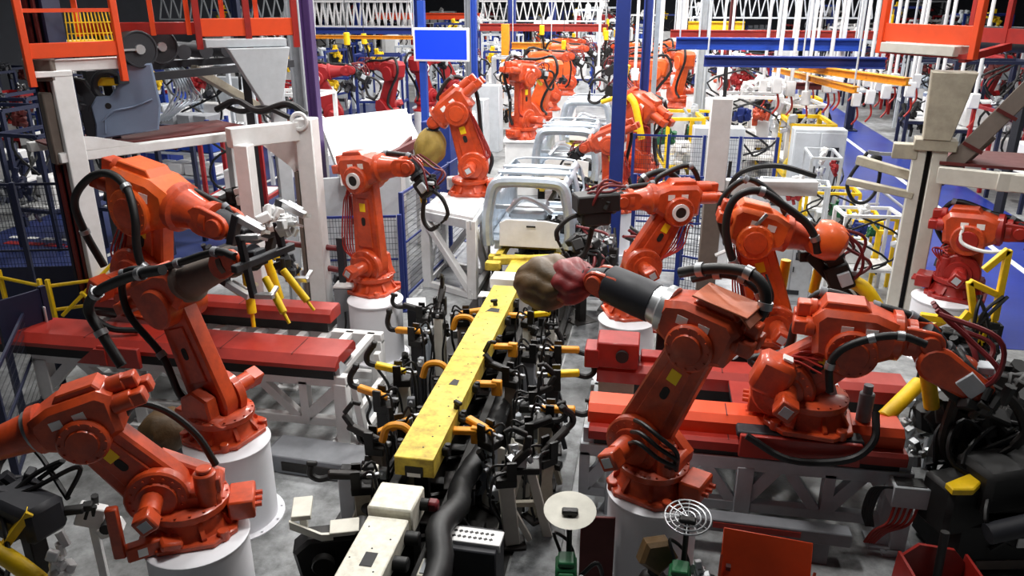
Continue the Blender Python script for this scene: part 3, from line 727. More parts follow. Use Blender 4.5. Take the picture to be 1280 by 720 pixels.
m = MB(); m.bar((0, 3.8, .05), (0, 14, .05), .10, .10, .01); m.bar((.0, 3.8, .10), (.0, 14, .10), .05, .03); m.build('rail_body', 'oily', t)
for k in range(14):
    m = MB(); m.box((0.0, 4.2 + k * .7, .03), (.2, .14, .05), None, .01); m.cyl((.07, 4.2 + k * .7, .05), (.07, 4.2 + k * .7, .08), .016, seg=6); m.build('rail_clip', 'iron', t)

# ------------------------------------------------------------ clamp stands on both sides of the beam
def clamp_stand(name, label, x, y, yaw, h=.95, post='beige_grey', cylc='yellow', arm=0, tilt=0.0, seed=0, split=False, group=None, hose=True, lean=0.0):
    t = thing(name, label, 'clamp stand', (x, y, 0), yaw, group); r = random.Random(seed)
    m = MB(); m.box((0, 0, .03), (.26, .22, .06), None, .01)
    m.build('base_plate', 'iron', t)
    m = MB()
    if split:
        m.bar((-.06, 0, .06), (-.06 + lean, 0, h - .12), .08, .12, .008); m.bar((.08, 0, .06), (.08 + lean, 0, h * .72), .07, .12, .008)
    else:
        m.bar((0, 0, .06), (lean, 0, h - .12), .15, .13, .01, up=(0, 1, 0)); m.bar((.17, 0, .08), (.03 + lean, 0, h * .6), .05, .08, up=(0, 1, 0))
    m.build('post', post, t)
    m = MB(); m.box((lean, 0, h - .08), (.20, .17, .09), None, .01); m.bar((lean + .05, .07, h - .04), (lean + .05, .07, h + .14), .09, .03); m.bar((lean + .05, -.07, h - .04), (lean + .05, -.07, h + .14), .09, .03)
    clutter(m, lambda a, b, c, p: Vector((lean + a, b, c)), None, seed, 6, ((-.13, .13), (-.12, .12), (h - .35, h)), .09)
    m.build('bracket', 'oily', t)
    q = Matrix.Rotation(-tilt, 3, 'Y'); o = Vector((lean + .05, 0, h + .06))
    T = lambda p: o + q @ Vector(p)
    m = MB(); m.bar(T((-.02, 0, 0)), T((.26, 0, 0)), .085, .075, .015); m.cyl(T((-.10, 0, 0)), T((.0, 0, 0)), .036, seg=12); b = m.build('clamp_cylinder', cylc, t, label=('amber' if cylc == 'amber' else 'dark' if cylc in ('black', 'iron') else 'yellow') + ' clamp cylinder')
    m = MB(); m.cyl(T((-.17, 0, 0)), T((-.09, 0, 0)), .015, seg=8); m.box(T((-.19, 0, 0)), (.07, .05, .05), None, .008); m.build('piston_rod', 'steel', b)
    m = MB()
    if arm == 0: m.tube([T((.24, 0, 0)), T((.34, 0, .01)), T((.37, 0, .10)), T((.33, 0, .22))], .035, 8); m.box(T((.32, 0, .25)), (.06, .07, .07), q, .01)
    elif arm == 1: m.tube([T((.22, 0, -.02)), T((.34, 0, -.05)), T((.42, 0, .0)), T((.42, 0, .10))], .032, 8); m.box(T((.41, 0, .12)), (.1, .05, .04), q, .01)
    else: m.bar(T((.2, 0, 0)), T((.34, 0, .1)), .07, .05, .01); m.bar(T((.34, 0, .12)), T((.30, 0, .28)), .05, .05, .01); m.bar(T((.30, .0, .28)), T((.22, 0, .30)), .04, .04, .008)
    m.build('clamp_arm', 'black', t)
    if hose:
        m = MB()
        for j in range(2):
            yy = .06 - .12 * j
            m.tube([T((-.05, yy, .02)), T((-.16, yy * 1.5, .08)), (lean - .16, yy * 2, h - .25), (-.12, yy, h * .4), (-.1, yy * 1.6, .08)], .014, 6, 5)
        m.build('air_hose', 'rubber', t)
    m = MB(); m.box((lean - .1, .1, h - .3), (.09, .07, .12), None, .008); m.cyl((lean - .1, .14, h - .28), (lean - .1, .19, h - .28), .022, seg=8); m.build('valve_block', r.choice(('light_grey', 'mid_grey', 'steel')), t)
    return t
PI = math.pi
def clampset(specs, side):
    for i, (px, py, z, yaw, kw, lab) in enumerate(specs):
        p = atz(px, py, z)
        clamp_stand('clamp_stand', lab, p.x, p.y, yaw, h=z, seed=i + (50 if side else 0), **kw)
clampset([
    (506, 468, .98, PI + .2, dict(cylc='yellow', arm=0, tilt=.25, post='post_beige', lean=.03), 'clamp stand with bright yellow cylinder in front of the middle left drum'),
    (480, 500, .85, PI - .1, dict(cylc='amber', arm=0, tilt=.2, post='oily'), 'clamp stand with amber cylinder beside the white truss corner'),
    (522, 420, 1.0, PI - .2, dict(cylc='amber', arm=0, tilt=-.1, post='charcoal'), 'clamp stand with tall black hook arm near the middle left drum'),
    (506, 535, .80, PI + .5, dict(cylc='amber', arm=1, tilt=-.3, post='beige_grey'), 'clamp stand with curved amber arm left of the yellow beam end'),
    (549, 385, 1.05, PI / 2, dict(cylc='iron', arm=2, tilt=.8, post='post_beige', split=True), 'tall split beige clamp stand in front of the white lattice stand'),
    (578, 396, .85, .3, dict(cylc='amber', arm=1, tilt=.1, post='taupe'), 'clamp stand with amber arch left of the beam, by the split beige post'),
    (470, 552, .75, PI, dict(cylc='iron', arm=2, tilt=.4, post='taupe'), 'dark clamp stand with hook, left of the curved amber clamp'),
    (452, 600, .70, PI + .3, dict(cylc='iron', arm=1, tilt=.1, post='beige_grey'), 'low dark clamp stand above the white C-shaped bracket'),
    (530, 392, .80, PI, dict(cylc='black', arm=1, tilt=.2, post='galvanised'), 'small grey clamp stand beside the middle left drum'),
], 0)
clampset([
    (692, 442, 1.0, .1, dict(cylc='amber', arm=1, tilt=0, post='charcoal'), 'clamp stand with thin amber cylinder, upper of the row beside the walkway'),
    (690, 473, .98, .15, dict(cylc='yellow', arm=1, tilt=.05, post='charcoal'), 'clamp stand with bright yellow cylinder beside the metal walkway'),
    (682, 517, .92, .05, dict(cylc='amber', arm=1, tilt=.02, post='beige_grey'), 'clamp stand with amber cylinder, lowest of the row beside the walkway'),
    (612, 545, .85, 2.6, dict(cylc='amber', arm=1, tilt=.1, post='galvanised'), 'clamp stand with amber bracket right of the yellow beam'),
    (662, 398, .95, -.3, dict(cylc='yellow', arm=2, tilt=.3, post='post_beige'), 'clamp stand with yellow lugs under the cloth-wrapped tool'),
    (640, 590, .85, .3, dict(cylc='iron', arm=2, tilt=.8, post='post_beige', lean=-.06), 'beige clamp stand right of the yellow beam end'),
    (672, 570, .75, .8, dict(cylc='iron', arm=0, tilt=.5, post='beige_grey', lean=.1), 'leaning beige clamp stand beside the black walkway edge'),
    (655, 540, .80, .2, dict(cylc='black', arm=1, tilt=.4, post='beige_grey'), 'black clamp stand between the amber bracket and the walkway'),
    (640, 470, .80, 2.9, dict(cylc='black', arm=2, tilt=.2, post='taupe'), 'dark clamp stand right of the middle of the yellow beam'),
    (660, 500, .75, .2, dict(cylc='iron', arm=2, tilt=.5, post='galvanised'), 'grey clamp stand between the beam and the bright yellow clamp'),
    (690, 398, 1.0, PI / 2, dict(cylc='iron', arm=2, tilt=.9, post='post_beige', split=True), 'tall beige clamp stand under the red cloth of the wrapped tool'),
    (662, 440, .75, 0, dict(cylc='iron', arm=0, tilt=.1, post='mid_grey'), 'small grey clamp stand beside the yellow beam, below the wrapped tool'),
], 1)
# beige trestles beside the beam end
def trestle(label, x, y, yaw, h=.78):
    t = thing('trestle', label, 'trestle', (x, y, 0), yaw)
    for sx in (-1, 1):
        m = MB(); m.bar((sx * .24, 0, 0), (sx * .06, 0, h), .09, .07, .008); m.build('leg', 'post_beige', t)
    m = MB(); m.box((0, 0, h + .03), (.30, .18, .07), None, .01); m.build('head_plate', 'oily', t)
    m = MB(); m.bar((-.14, 0, .4), (.14, 0, .4), .05, .05); m.build('cross_bar', 'beige_grey', t)
    m = MB(); clutter(m, lambda a, b, c, p: Vector((a, b, c)), None, int(x * 100), 8, ((-.15, .15), (-.1, .1), (h + .05, h + .2)), .1); m.build('fitting', 'steel', t)
p = atz(655, 640, .3); trestle('splayed beige trestle right of the yellow beam end', p.x, p.y, .2)
p = atz(668, 560, .4); trestle('second beige trestle between beam end and walkway', p.x, p.y, 1.0, .7)
def wedge_plate(label, px, py, z, yaw):
    p = atz(px, py, z); t = thing('locating_plate', label, 'locating plate', (p.x, p.y, 0), yaw)
    m = MB(); m.prism([(-.13, .02), (.13, .02), (.10, z + .12), (-.04, z + .2), (-.10, z)], (0, 0, 0), (1, 0, 0), (0, 0, 1), (0, 1, 0), -.06, .06, .008); m.build('plate_body', 'post_beige', t)
    m = MB(); m.tube([(.06, -.07, z), (.02, -.08, z * .7), (.07, -.08, z * .5), (.05, -.07, .2)], .014, 6); m.build('air_hose', 'rubber', t)
wedge_plate('tall beige locating plate nearer the yellow beam', 618, 575, .55, .9); wedge_plate('tall beige locating plate nearer the walkway', 646, 570, .55, .5)

# dark box with slotted white top
p = atz(590, 668, .62); t = thing('control_box', 'dark box with white slotted top plate in front of the trestle', 'control box', (p.x, p.y, 0), -.02)
m = MB(); m.box((0, 0, .30), (.50, .34, .56), None, .012); m.build('box_body', 'charcoal', t)
m = MB(); m.box((0, 0, .60), (.54, .20, .03), None, .006); m.box((0, -.095, .57), (.54, .012, .06)); tp = m.build('top_plate', 'white_paint', t, label='white slotted top plate')
m = MB()
for j in range(2):
    for k in range(9): m.box((-.20 + k * .047, .035 - .07 * j, .616), (.030, .026, .004), .6)
m.build('slot_pattern', 'black', tp)
m = MB(); m.bar((-.22, 0, 0), (-.22, 0, .1), .06); m.bar((.22, 0, 0), (.22, 0, .1), .06); m.build('foot', 'iron', t)
p = atz(536, 708, .55); t = thing('sensor_box', 'small open white box between the white beam and the dark box', 'sensor box', (p.x, p.y, 0), .0)
m = MB(); m.box((0, 0, .28), (.16, .22, .52), None, .008); m.build('box_body', 'beam_white', t); m = MB(); m.box((0, 0, .545), (.12, .17, .012)); m.build('lid', 'light_grey', t)
# white C-shaped bracket at lower left of the line
t = thing('pivot_bracket', 'white C-shaped bracket on a dark round housing, left of the white beam', 'bracket', (-2.60, 5.45, 0), .35)
m = MB(); m.prism([(-.30, .02), (.30, .02), (.32, .36), (.22, .52), (-.22, .52), (-.36, .40)], (0, 0, 0), (1, 0, 0), (0, 0, 1), (0, 1, 0), -.11, .13, .03); m.cyl((-.1, -.12, .30), (-.1, -.2, .30), .10, seg=18, bev=.01); m.build('housing', 'oily', t)
m = MB(); m.box((-.26, .08, .74), (.17, .30, .05), None, .006); m.prism([(-.36, .74), (-.36, .66), (-.1, .50), (.0, .50), (.0, .56), (-.1, .57)], (0, 0, 0), (1, 0, 0), (0, 0, 1), (0, 1, 0), -.10, -.07); m.box((.10, 0, .55), (.26, .20, .045), None, .006); m.bar((-.26, .1, .5), (-.26, .1, .74), .06, .1); m.build('bracket_plate', 'board_cream', t)
m = MB(); m.cyl((.25, -.1, .5), (.25, .12, .5), .07, seg=14); m.cyl((.25, -.16, .5), (.25, -.1, .5), .04, seg=10); m.build('roller', 'rubber', t)
for lab, px, py, z, c in (('beige sensor post with dark eye beside the drive box, nearer the yellow beam', 462, 585, .72, 'board_cream'), ('grey junction box with brown lid left of the sensor post', 433, 588, .66, 'light_grey')):
    p = atz(px, py, z); t = thing('sensor_post', lab, 'sensor post', (p.x, p.y, 0), .15)
    m = MB(); m.box((0, 0, z * .5), (.15, .16, z), None, .01); m.build('post', c, t); m = MB(); m.box((0, 0, z + .02), (.11, .11, .05), None, .01); m.build('sensor_head', 'black', t)
    m = MB(); m.bar((.0, .1, .3), (.25, -.2, .5), .07, .09, .01); m.cyl((.2, -.2, .42), (.3, -.3, .42), .07, seg=12); m.build('linkage', 'iron', t)

# ------------------------------------------------------------ black gun rack and torn cables left of the car line, tip dressers, guards
def tip_dresser(label, x, y, yaw, disc):
    t = thing('tip_dresser', label, 'tip dresser', (x, y, 0), yaw)
    m = MB(); m.bar((0, 0, 0), (0, 0, .62), .12, .12, .01); m.box((0, 0, .02), (.34, .34, .04), None, .01); m.build('stand', 'dark_red', t)
    m = MB(); m.box((0, -.02, .74), (.17, .19, .24), None, .02); m.box((0, -.12, .80), (.12, .05, .06), None, .01); m.box((0, -.02, .88), (.13, .15, .05), None, .01); m.build('motor', 'green', t, label='green motor')
    m = MB(); clutter(m, lambda a, b, c, p: Vector((a, b, c)), None, int(x * 91), 14, ((.06, .20), (-.16, .1), (.6, .98)), .07); m.build('pipe_fitting', 'steel', t)
    m = MB(); m.tube([(.12, .02, .7), (.25, .05, .8), (.3, .1, .5), (.2, .05, .1)], .018, 8); m.tube([(-.05, .05, .9), (-.1, .15, 1.0), (.05, .2, .8), (.1, .1, .3)], .014, 8); m.build('air_hose', 'rubber', t)
    m = MB(); m.cyl((.02, .1, .6), (.02, .16, 1.22), .022, seg=10); m.box((.02, .16, 1.2), (.13, .07, .04), None, .01); m.build('disc_arm', 'oily', t)
    if disc == 0:
        m = MB(); m.lathe([(.02, 0), (.19, .01), (.21, .03), (.195, .032), (.02, .014)], (.02, .2, 1.16), (0, -.16, 1), 32, False); m.build('drip_tray', 'board_cream', t, label='round cream tray')
    else:
        m = MB()
        for rr in (.06, .10, .14, .18): m.ring((.02, .2, 1.2), (0, -.2, 1), rr, .008, 28, 5)
        for k in range(12): a = k * math.pi / 6; m.cyl((.02, .2, 1.2), (.02 + .18 * math.cos(a), .2 + .18 * math.sin(a), 1.2 + .036 * math.sin(a)), .005, seg=5)
        m.build('wire_guard', 'steel', t, label='round wire mesh guard')
    return t
p = atz(712, 690, .9); tip_dresser('green tip dresser with round cream tray beside the walkway', p.x - .02, p.y - .05, .1, 0)
p = atz(846, 690, .95); tip_dresser('green tip dresser with wire mesh guard in front of the drum', p.x + .03, p.y - .08, -.1, 1)
p = atz(745, 690, .5); t = thing('guard_plate', 'dark red guard plate between cream tray and white drum', 'guard', (p.x, p.y + .12, 0), .1)
m = MB(); m.box((0, 0, .42), (.30, .03, .72), None, .006); m.build('plate_body', 'dark_red', t); m = MB(); m.bar((-.13, .03, 0), (-.13, .03, .5), .04); m.bar((.13, .03, 0), (.13, .03, .5), .04); m.build('foot', 'iron', t)
p = atz(818, 690, .75); t = thing('servo_unit', 'black servo unit with brown cover leaning on the front drum', 'servo unit', (p.x, p.y - .12, 0), .3)
m = MB(); m.cyl((0, 0, .0), (0, 0, .52), .10, seg=16, bev=.02); m.ball((0, 0, .56), (.12, .12, .10)); m.box((.14, .02, .3), (.14, .14, .5), None, .03); m.build('body', 'rubber', t)
m = MB(); m.prism([(-.14, .0), (.02, -.12), (.18, .02), (.10, .17), (-.08, .16)], (0, 0, .78), (1, 0, 0), (0, .2, 1), (0, 1, -.2), -.08, .08, .03); m.build('cover', 'cloth_brown', t, label='brown cloth cover'); m = MB(); m.cyl((0, 0, .6), (0, 0, .75), .05, seg=10); m.build('neck', 'iron', t)
# orange guard sheet on the floor at the right
t = thing('floor_guard', 'orange sheet metal guard standing in front of the right truss', 'guard', (1.18, 5.72, 0), -.12)
m = MB(); q = Matrix.Rotation(-.55, 3, 'X'); m.box((0, 0, .34), (.74, .02, .72), q, .006); m.prism([(-.2, .02), (.14, .02), (-.16, .62)], (-.37, 0, 0), (0, 1, 0), (0, 0, 1), (1, 0, 0), -.01, .012); m.prism([(-.2, .02), (.14, .02), (-.16, .62)], (.37, 0, 0), (0, 1, 0), (0, 0, 1), (1, 0, 0), -.012, .01); m.build('sheet', 'guard_orange', t)
m = MB(); m.bar((-.3, .1, 0), (-.3, .0, .4), .04); m.bar((.3, .1, 0), (.3, .0, .4), .04); m.build('stay', 'dark_red', t)
# red frame and black machine at the lower right
t = thing('tool_stand', 'dark red tool stand with black post at the lower right', 'stand', (2.62, 5.95, 0), .1)
m = MB(); m.prism([(-.26, .1), (.30, .1), (.30, .42), (.18, .56), (-.12, .60), (-.26, .46)], (0, .14, 0), (1, 0, 0), (0, 0, 1), (0, 1, 0), -.015, .015)
m.prism([(-.22, .02), (.2, .02), (.16, .5), (-.18, .5)], (-.26, 0, 0), (0, 1, 0), (0, 0, 1), (1, 0, 0), -.012, .012); m.prism([(-.22, .02), (.2, .02), (.16, .5), (-.18, .5)], (.30, 0, 0), (0, 1, 0), (0, 0, 1), (1, 0, 0), -.012, .012); m.box((.02, -.02, .1), (.56, .3, .1), None, .01); m.build('frame', 'robot_red', t)
m = MB(); m.cyl((.02, 0, .1), (.02, .05, .80), .035, seg=12); m.build('post', 'black', t); m = MB(); m.box((.0, -.05, .2), (.3, .2, .12), None, .02); m.build('tray', 'taupe', t)
# ------------------------------------------------------------ robot tracks: white lattice bases with red covers
def track(name, label, x0, x1, yf, yr, h, n, col, legs, front_only=False):
    t = thing(name, label, 'robot track base', (x0, yf, 0)); L = x1 - x0; D = yr - yf
    for yy, nm in ((0, 'front'), (D, 'rear')):
        m = MB(); m.bar((0, yy, h - .07), (L, yy, h - .07), .12, .14, .008); m.build('top_chord', col, t)
        m = MB(); m.bar((0, yy, .28), (L, yy, .28), .10, .11, .008); m.build('bottom_chord', col, t)
        for k in range(n):
            a = L * k / n; b = L * (k + 1) / n
            if k < n:
                m = MB()
                if k % 2 == 0: m.bar((a + .05, yy, .32), (b - .05, yy, h - .1), .10, .12)
                else: m.bar((a + .05, yy, h - .1), (b - .05, yy, .32), .09, .10)
                m.build('diagonal', col, t)
            if k % 2 == 0:
                m = MB(); m.bar((a + .05, yy, .28), (a + .05, yy, h - .1), .10, .12); m.build('upright', col, t)
        for a in legs:
            m = MB(); m.bar((a, yy, 0), (a, yy, h - .1), .16, .14, .008); m.box((a, yy, .015), (.30, .26, .03)); m.prism([(-.14, .03), (.14, .03), (.05, .22), (-.05, .22)], (a, yy, 0), (1, 0, 0), (0, 0, 1), (0, 1, 0), -.01, .01); bolts(m, (a, yy, .03), (0, 0, 1), .15, 4, .014, .018); m.build('leg', col, t)
    for k in range(n * 2):
        a = L * (k + .5) / (n * 2); m = MB(); m.bar((a, 0, h - .03), (a, D, h - .03), .10, .06); m.build('cross_tie', col, t)
        m = MB(); m.prism([(-.02, 0), (.22, 0), (.04, .16), (-.02, .16)], (a, 0, h), (0, 1, 0), (0, 0, 1), (1, 0, 0), -.07, .07); m.build('rail_shoe', 'light_grey', t)
    return t
tl = track('robot_track', 'white lattice base carrying the red track at the left', -7.45, -3.32, 7.70, 8.95, .90, 7, 'white_paint', (.12, 1.4, 2.75, 4.05))
def cover(name, label, x0, x1, y0, y1, z0, z1, ch, m_, parent=None):
    t = thing(name, label, 'track cover', (x0, (y0 + y1) / 2, 0)); w = (y1 - y0) / 2
    m = MB(); m.prism([(-w, z0), (-w, z1 - ch), (-w + ch * 1.2, z1), (w - ch * .6, z1), (w, z1 - ch * .6), (w, z0)], (0, 0, 0), (0, 1, 0), (0, 0, 1), (1, 0, 0), 0, x1 - x0, .006); m.build('cover_sheet', m_, t)
    m = MB()
    for k in range(int((x1 - x0) / .9)): m.box((.45 + k * .9, 0, z1 - .001), (.012, 2 * w - ch * 2, .006))
    m.build('sheet_joint', 'dark_red', t)
    m = MB(); m.box(((x1 - x0) / 2, w * .05, z0 - .065), (x1 - x0 - .12, w * 1.75, .15)); m.build('dark_gap_filler', 'black', t)  # black filler box added to darken the shaded gap under the cover
    return t
cover('track_cover', 'front red track cover at the left with bare end facing the line', -8.02, -3.40, 7.58, 8.22, 1.0, 1.14, .09, 'cover_red')
cover('track_cover', 'narrow red track cover behind the front left one', -7.5, -3.96, 8.80, 9.15, 1.05, 1.22, .05, 'cover_red')
t = thing('track_carriage', 'red carriage under the bright robot on the left track', 'carriage', (-6.25, 8.45, 0))
m = MB(); m.box((0, 0, 1.13 - .02), (1.0, 1.3, .05), None, .01); m.build('slide_plate', 'dark_red', t)
m = MB(); m.box((.15, -.95, 1.0), (.55, .06, .26), None, .01); m.prism([(-.3, 0), (.1, 0), (.1, .20), (-.05, .20)], (-.1, -.95, .9), (1, 0, 0), (0, 0, 1), (0, 1, 0), -.05, .05); m.build('skirt', 'cover_red', t)
m = MB(); m.tube([(-.4, -.2, 1.2), (-.5, -.5, 1.35), (-.1, -.7, 1.25), (.2, -.6, 1.2)], .04, 8); m.build('energy_chain', 'rubber', t)

# right track
track('robot_track', 'grey lattice base carrying the right red track', -.52, 2.62, 6.86, 8.15, .84, 8, 'light_grey', (.35, 1.62, 2.98))
cover('track_cover', 'front red track cover at the right, in front of the crouching robot', -.46, 2.52, 6.92, 7.28, 1.02, 1.20, .06, 'guard_orange')
cover('track_cover', 'low red rail cover along the foot of the right track', -.44, 2.54, 6.80, 7.02, .90, 1.02, .03, 'cover_red')
cover('track_cover', 'rear red track cover behind the crouching robot', -.44, 2.80, 7.82, 8.22, 1.02, 1.22, .06, 'cover_red')
t = thing('track_carriage', 'dark carriage with red rim under the crouching robot', 'carriage', (1.55, 7.30, 0))
m = MB(); m.box((0, .12, 1.115), (1.15, 1.3, .07), None, .015); m.build('slide_plate', 'charcoal', t)
m = MB(); m.box((0, -.56, 1.02), (1.1, .05, .24), None, .01); m.box((-.1, .12, 1.15), (.95, .9, .02), None, .008); m.build('skirt', 'cover_red', t)
m = MB(); m.tube([(-.5, -.60, 1.15), (-.1, -.68, .98), (.4, -.66, 1.02), (.62, -.60, 1.2), (.66, -.4, 1.4)], .035, 8); m.build('motor_cable', 'rubber', t)
m = MB(); m.box((.42, .1, 1.24), (.12, .5, .18), None, .01); m.bar((.35, -.3, 1.15), (.25, -.1, 1.5), .08, .2); m.build('side_plate', 'light_grey', t, label='pale side plates')
m = MB(); m.cyl((.62, -.2, 1.2), (.62, -.2, 1.5), .07, seg=14, bev=.01); m.cyl((.62, -.2, 1.5), (.62, -.2, 1.58), .045, seg=10); m.build('servo_motor', 'mid_grey', t)
p = atz(820, 440, 1.25)
t = thing('drive_box', 'red drive box at the left end of the right track', 'drive box', (-.22, 8.0, 0))
m = MB(); m.box((0, 0, 1.35), (.46, .38, .30), None, .015); m.box((-.28, -.05, 1.30), (.16, .3, .22), None, .01); m.box((.55, .1, 1.25), (.6, .2, .08), None, .01); m.build('housing', 'robot_red', t)
m = MB(); m.cyl((.05, -.19, 1.36), (.05, -.23, 1.36), .07, seg=16); m.build('cover_disc', 'black', t)
m = MB(); m.box((0, 0, .62), (.4, .3, 1.16), None, .01); m.build('support', 'beige_grey', t)
t = thing('valve_rack', 'black valve rack with white cable connectors behind the sleeved robot', 'valve rack', (.75, 8.6, 0), 0)
m = MB(); m.box((0, 0, 1.22), (1.1, .3, .34), None, .01); m.bar((-.45, 0, 0), (-.45, 0, 1.05), .08); m.bar((.45, 0, 0), (.45, 0, 1.05), .08); m.build('rack_body', 'black', t)
m = MB(); m.box((0, -.02, 1.42), (1.2, .34, .05), None, .008); m.build('top_rail', 'robot_red', t, label='red top rail')
m = MB()
for k in range(7): m.tube([(-.36 + k * .11, -.16, 1.25), (-.35 + k * .11, -.24, 1.17), (-.28 + k * .11, -.22, 1.22), (-.24 + k * .11, -.16, 1.28)], .012, 6)
m.build('connector_cable', 'light_grey', t)
p = atz(1125, 605, .72)
t = thing('junction_box', 'open grey junction box with red cables at the right truss end', 'junction box', (2.55, 6.70, 0))
m = MB(); m.box((0, 0, .70), (.32, .20, .22), None, .008); m.build('box_body', 'light_grey', t)
m = MB(); m.box((0, .0, .812), (.26, .15, .01)); m.build('open_top', 'black', t)
m = MB()
for k in range(5): m.tube([(-.12 + k * .05, -.08, .6), (-.16 + k * .045, -.1, .42), (-.26 + k * .03, -.08, .3), (-.3 + k * .02, -.02, .12)], .014, 6)
m.build('cable_bundle', 'wire_red', t)
m = MB()
for k in range(5): m.tube([(-.14, -.06, .78), (-.26 - .02 * k, -.08, .76), (-.30 - .02 * k, -.06, .5), (-.26 - .015 * k, -.04, .32)], .014, 6)
m.build('cable_bundle', 'rubber', t)
m = MB(); m.bar((0.02, .08, 0), (.02, .08, .6), .14, .1); m.box((.02, .08, .01), (.3, .26, .02)); m.build('stand', 'light_grey', t)
p = atz(965, 650, .25)
t = thing('floor_duct', 'long grey cable duct with red streak before the right truss', 'cable duct', (.7, 6.52, 0), -.03)
m = MB(); m.box((.4, 0, .30), (1.9, .16, .14), None, .01); m.bar((1.1, 0, 0), (1.1, 0, .3), .14, .12); m.bar((-.4, 0, 0), (-.4, 0, .3), .12, .1); m.build('duct_body', 'mid_grey', t)
m = MB(); m.box((.5, -.083, .31), (.8, .006, .06)); m.build('red_streak', 'cover_red', t, label='red paint streak')
# end plates and pipes below the left truss, step plates on the floor
t = thing('floor_step', 'grey steel step plate on the floor beside the second left drum', 'step plate', (-3.55, 7.15, 0), -.06)
m = MB(); m.prism([(-.62, .0), (.72, .0), (.78, .12), (.60, .22), (-.50, .22), (-.62, .12)], (0, 0, 0), (1, 0, 0), (0, 0, 1), (0, 1, 0), -.22, .22, .01); m.build('plate_body', 'mid_grey', t)
m = MB(); m.box((.05, -.225, .10), (.7, .02, .12), None, .01); m.build('kick_recess', 'iron', t)
t = thing('end_frame', 'white end frame with cable slots at the left truss end', 'end frame', (-3.22, 7.95, 0))
m = MB()
for y in (-.3, .5): m.bar((.1, y, 0), (0, y, .86), .08, .10, .008)
m.bar((.05, -.34, .5), (.05, .54, .5), .07, .07); m.bar((.08, -.34, .18), (.08, .54, .18), .07, .08); m.build('frame', 'white_paint', t)
m = MB(); m.box((.04, .1, .34), (.02, .7, .26)); m.build('panel', 'light_grey', t)
m = MB(); m.tube([(.1, -.3, .8), (.2, -.35, .6), (.14, -.32, .4), (.2, -.2, .1)], .018, 6); m.tube([(.1, .2, .8), (.24, .2, .55), (.16, .25, .3), (.25, .2, .05)], .018, 6); m.build('cable', 'rubber', t)
# black weld guns resting in holders at lower left and lower right
def holder(label, x, y, yaw, seed, sc, mats=('black', 'yellow', 'bright_steel'), z=.9, zs=.0):
    t = thing('gun_holder', label, 'weld gun stand', (x, y, 0), yaw)
    m = MB(); m.bar((0, 0, 0), (0, 0, z), .14, .14, .01); m.box((0, 0, .02), (.4, .4, .04), None, .01); m.build('stand', 'iron', t)
    m = MB(); m.box((0, 0, z + .12 * sc), (.62 * sc, .36 * sc, .34 * sc), None, .05); m.box((-.36 * sc, .05, z - .05), (.36 * sc, .30 * sc, .40 * sc), None, .04); clutter(m, lambda a, b, c, p: Vector((a, b, c)), None, seed, 22, ((-.5 * sc, .5 * sc), (-.3 * sc, .3 * sc), (z - .3, z + .35 * sc)), .14 * sc); m.build('gun_body', mats[0], t, label='black gun body')
    m = MB(); m.tube([(-.35 * sc, -.28 * sc, z - .12), (.0, -.34 * sc, z - .02), (.36 * sc, -.32 * sc, z - .10), (.56 * sc, -.2 * sc, z - .40)], .075 * sc, 10); m.bar((.1 * sc, -.3 * sc, z - .02), (.26 * sc, -.1 * sc, z + .26), .1 * sc, .06); m.build('yellow_arm', mats[1], t, label='yellow bent arm')
    m = MB(); clutter(m, lambda a, b, c, p: Vector((a, b, c)), None, seed + 1, 12, ((.2 * sc, .6 * sc), (-.25 * sc, .3 * sc), (z - .2, z + .25)), .12 * sc); m.build('clamp_fitting', mats[2], t)
    for j in range(3):
        m = MB(); r = random.Random(seed + j); m.tube([(r.uniform(-.3, .3), .2, z + .2), (r.uniform(-.4, .4), .3, z + .5 * sc), (r.uniform(-.5, .1), .1, z + .3), (r.uniform(-.5, .2), -.3, z), (r.uniform(-.3, .3), -.2, z * .4)], .022, 6); m.build('gun_cable', 'rubber', t)
    return t
p = atz(50, 655, .9); holder('yellow and black weld gun stand in the lower left corner', p.x - .1, p.y, -.3, 21, .95, ('charcoal', 'yellow', 'white_paint'))
p = atz(112, 635, .95); t = thing('sensor_bracket', 'white sensor bracket under the nearest left robot arm', 'bracket', (p.x, p.y, 0), .4)
m = MB(); m.bar((0, 0, 0), (0, 0, .8), .06, .06); m.box((0, 0, .88), (.22, .10, .20), Matrix.Rotation(.4, 3, 'Y'), .01); m.box((.14, -.02, .74), (.20, .12, .10), Matrix.Rotation(-.3, 3, 'Y'), .01); m.build('bracket_body', 'white_paint', t)
m = MB(); m.cyl((.12, -.1, .78), (.12, .02, .78), .05, seg=12); m.box((-.1, -.06, .99), (.16, .08, .06), None, .01); clutter(m, lambda a, b, c, p: Vector((a, b, c)), None, 33, 8, ((-.15, .2), (-.1, .1), (.6, 1.0)), .08); m.build('sensor', 'black', t)
p = atz(1235, 620, .7); o = holder('black weld gun with yellow frame in the lower right corner', p.x + .1, p.y, .4, 22, 1.25, ('black', 'charcoal', 'charcoal'), .75)
p = atz(1180, 640, .45); t = thing('black_cabinet', 'black covered machine under the yellow gun frame at lower right', 'machine', (p.x + .45, p.y + .1, 0), .2)
m = MB(); m.box((0, 0, .30), (1.1, .7, .58), None, .06); m.box((.1, 0, .64), (.8, .5, .14), None, .04); m.build('machine_body', 'black', t); m = MB(); m.box((.12, -.36, .36), (.16, .01, .10)); m.build('label_plate', 'sticker_white', t, label='white label'); m = MB(); m.box((.1, -.352, .12), (.8, .02, .10)); m.build('kick_plate', 'taupe', t)
p = atz(1195, 520, 1.0); t = thing('steel_rack', 'pale steel bracket rack behind the gun at the right', 'rack', (p.x - .1, p.y + .6, 0), .1)
m = MB()
for x in (-.3, .15): m.bar((x, 0, 0), (x, 0, 1.0), .09, .09, .008)
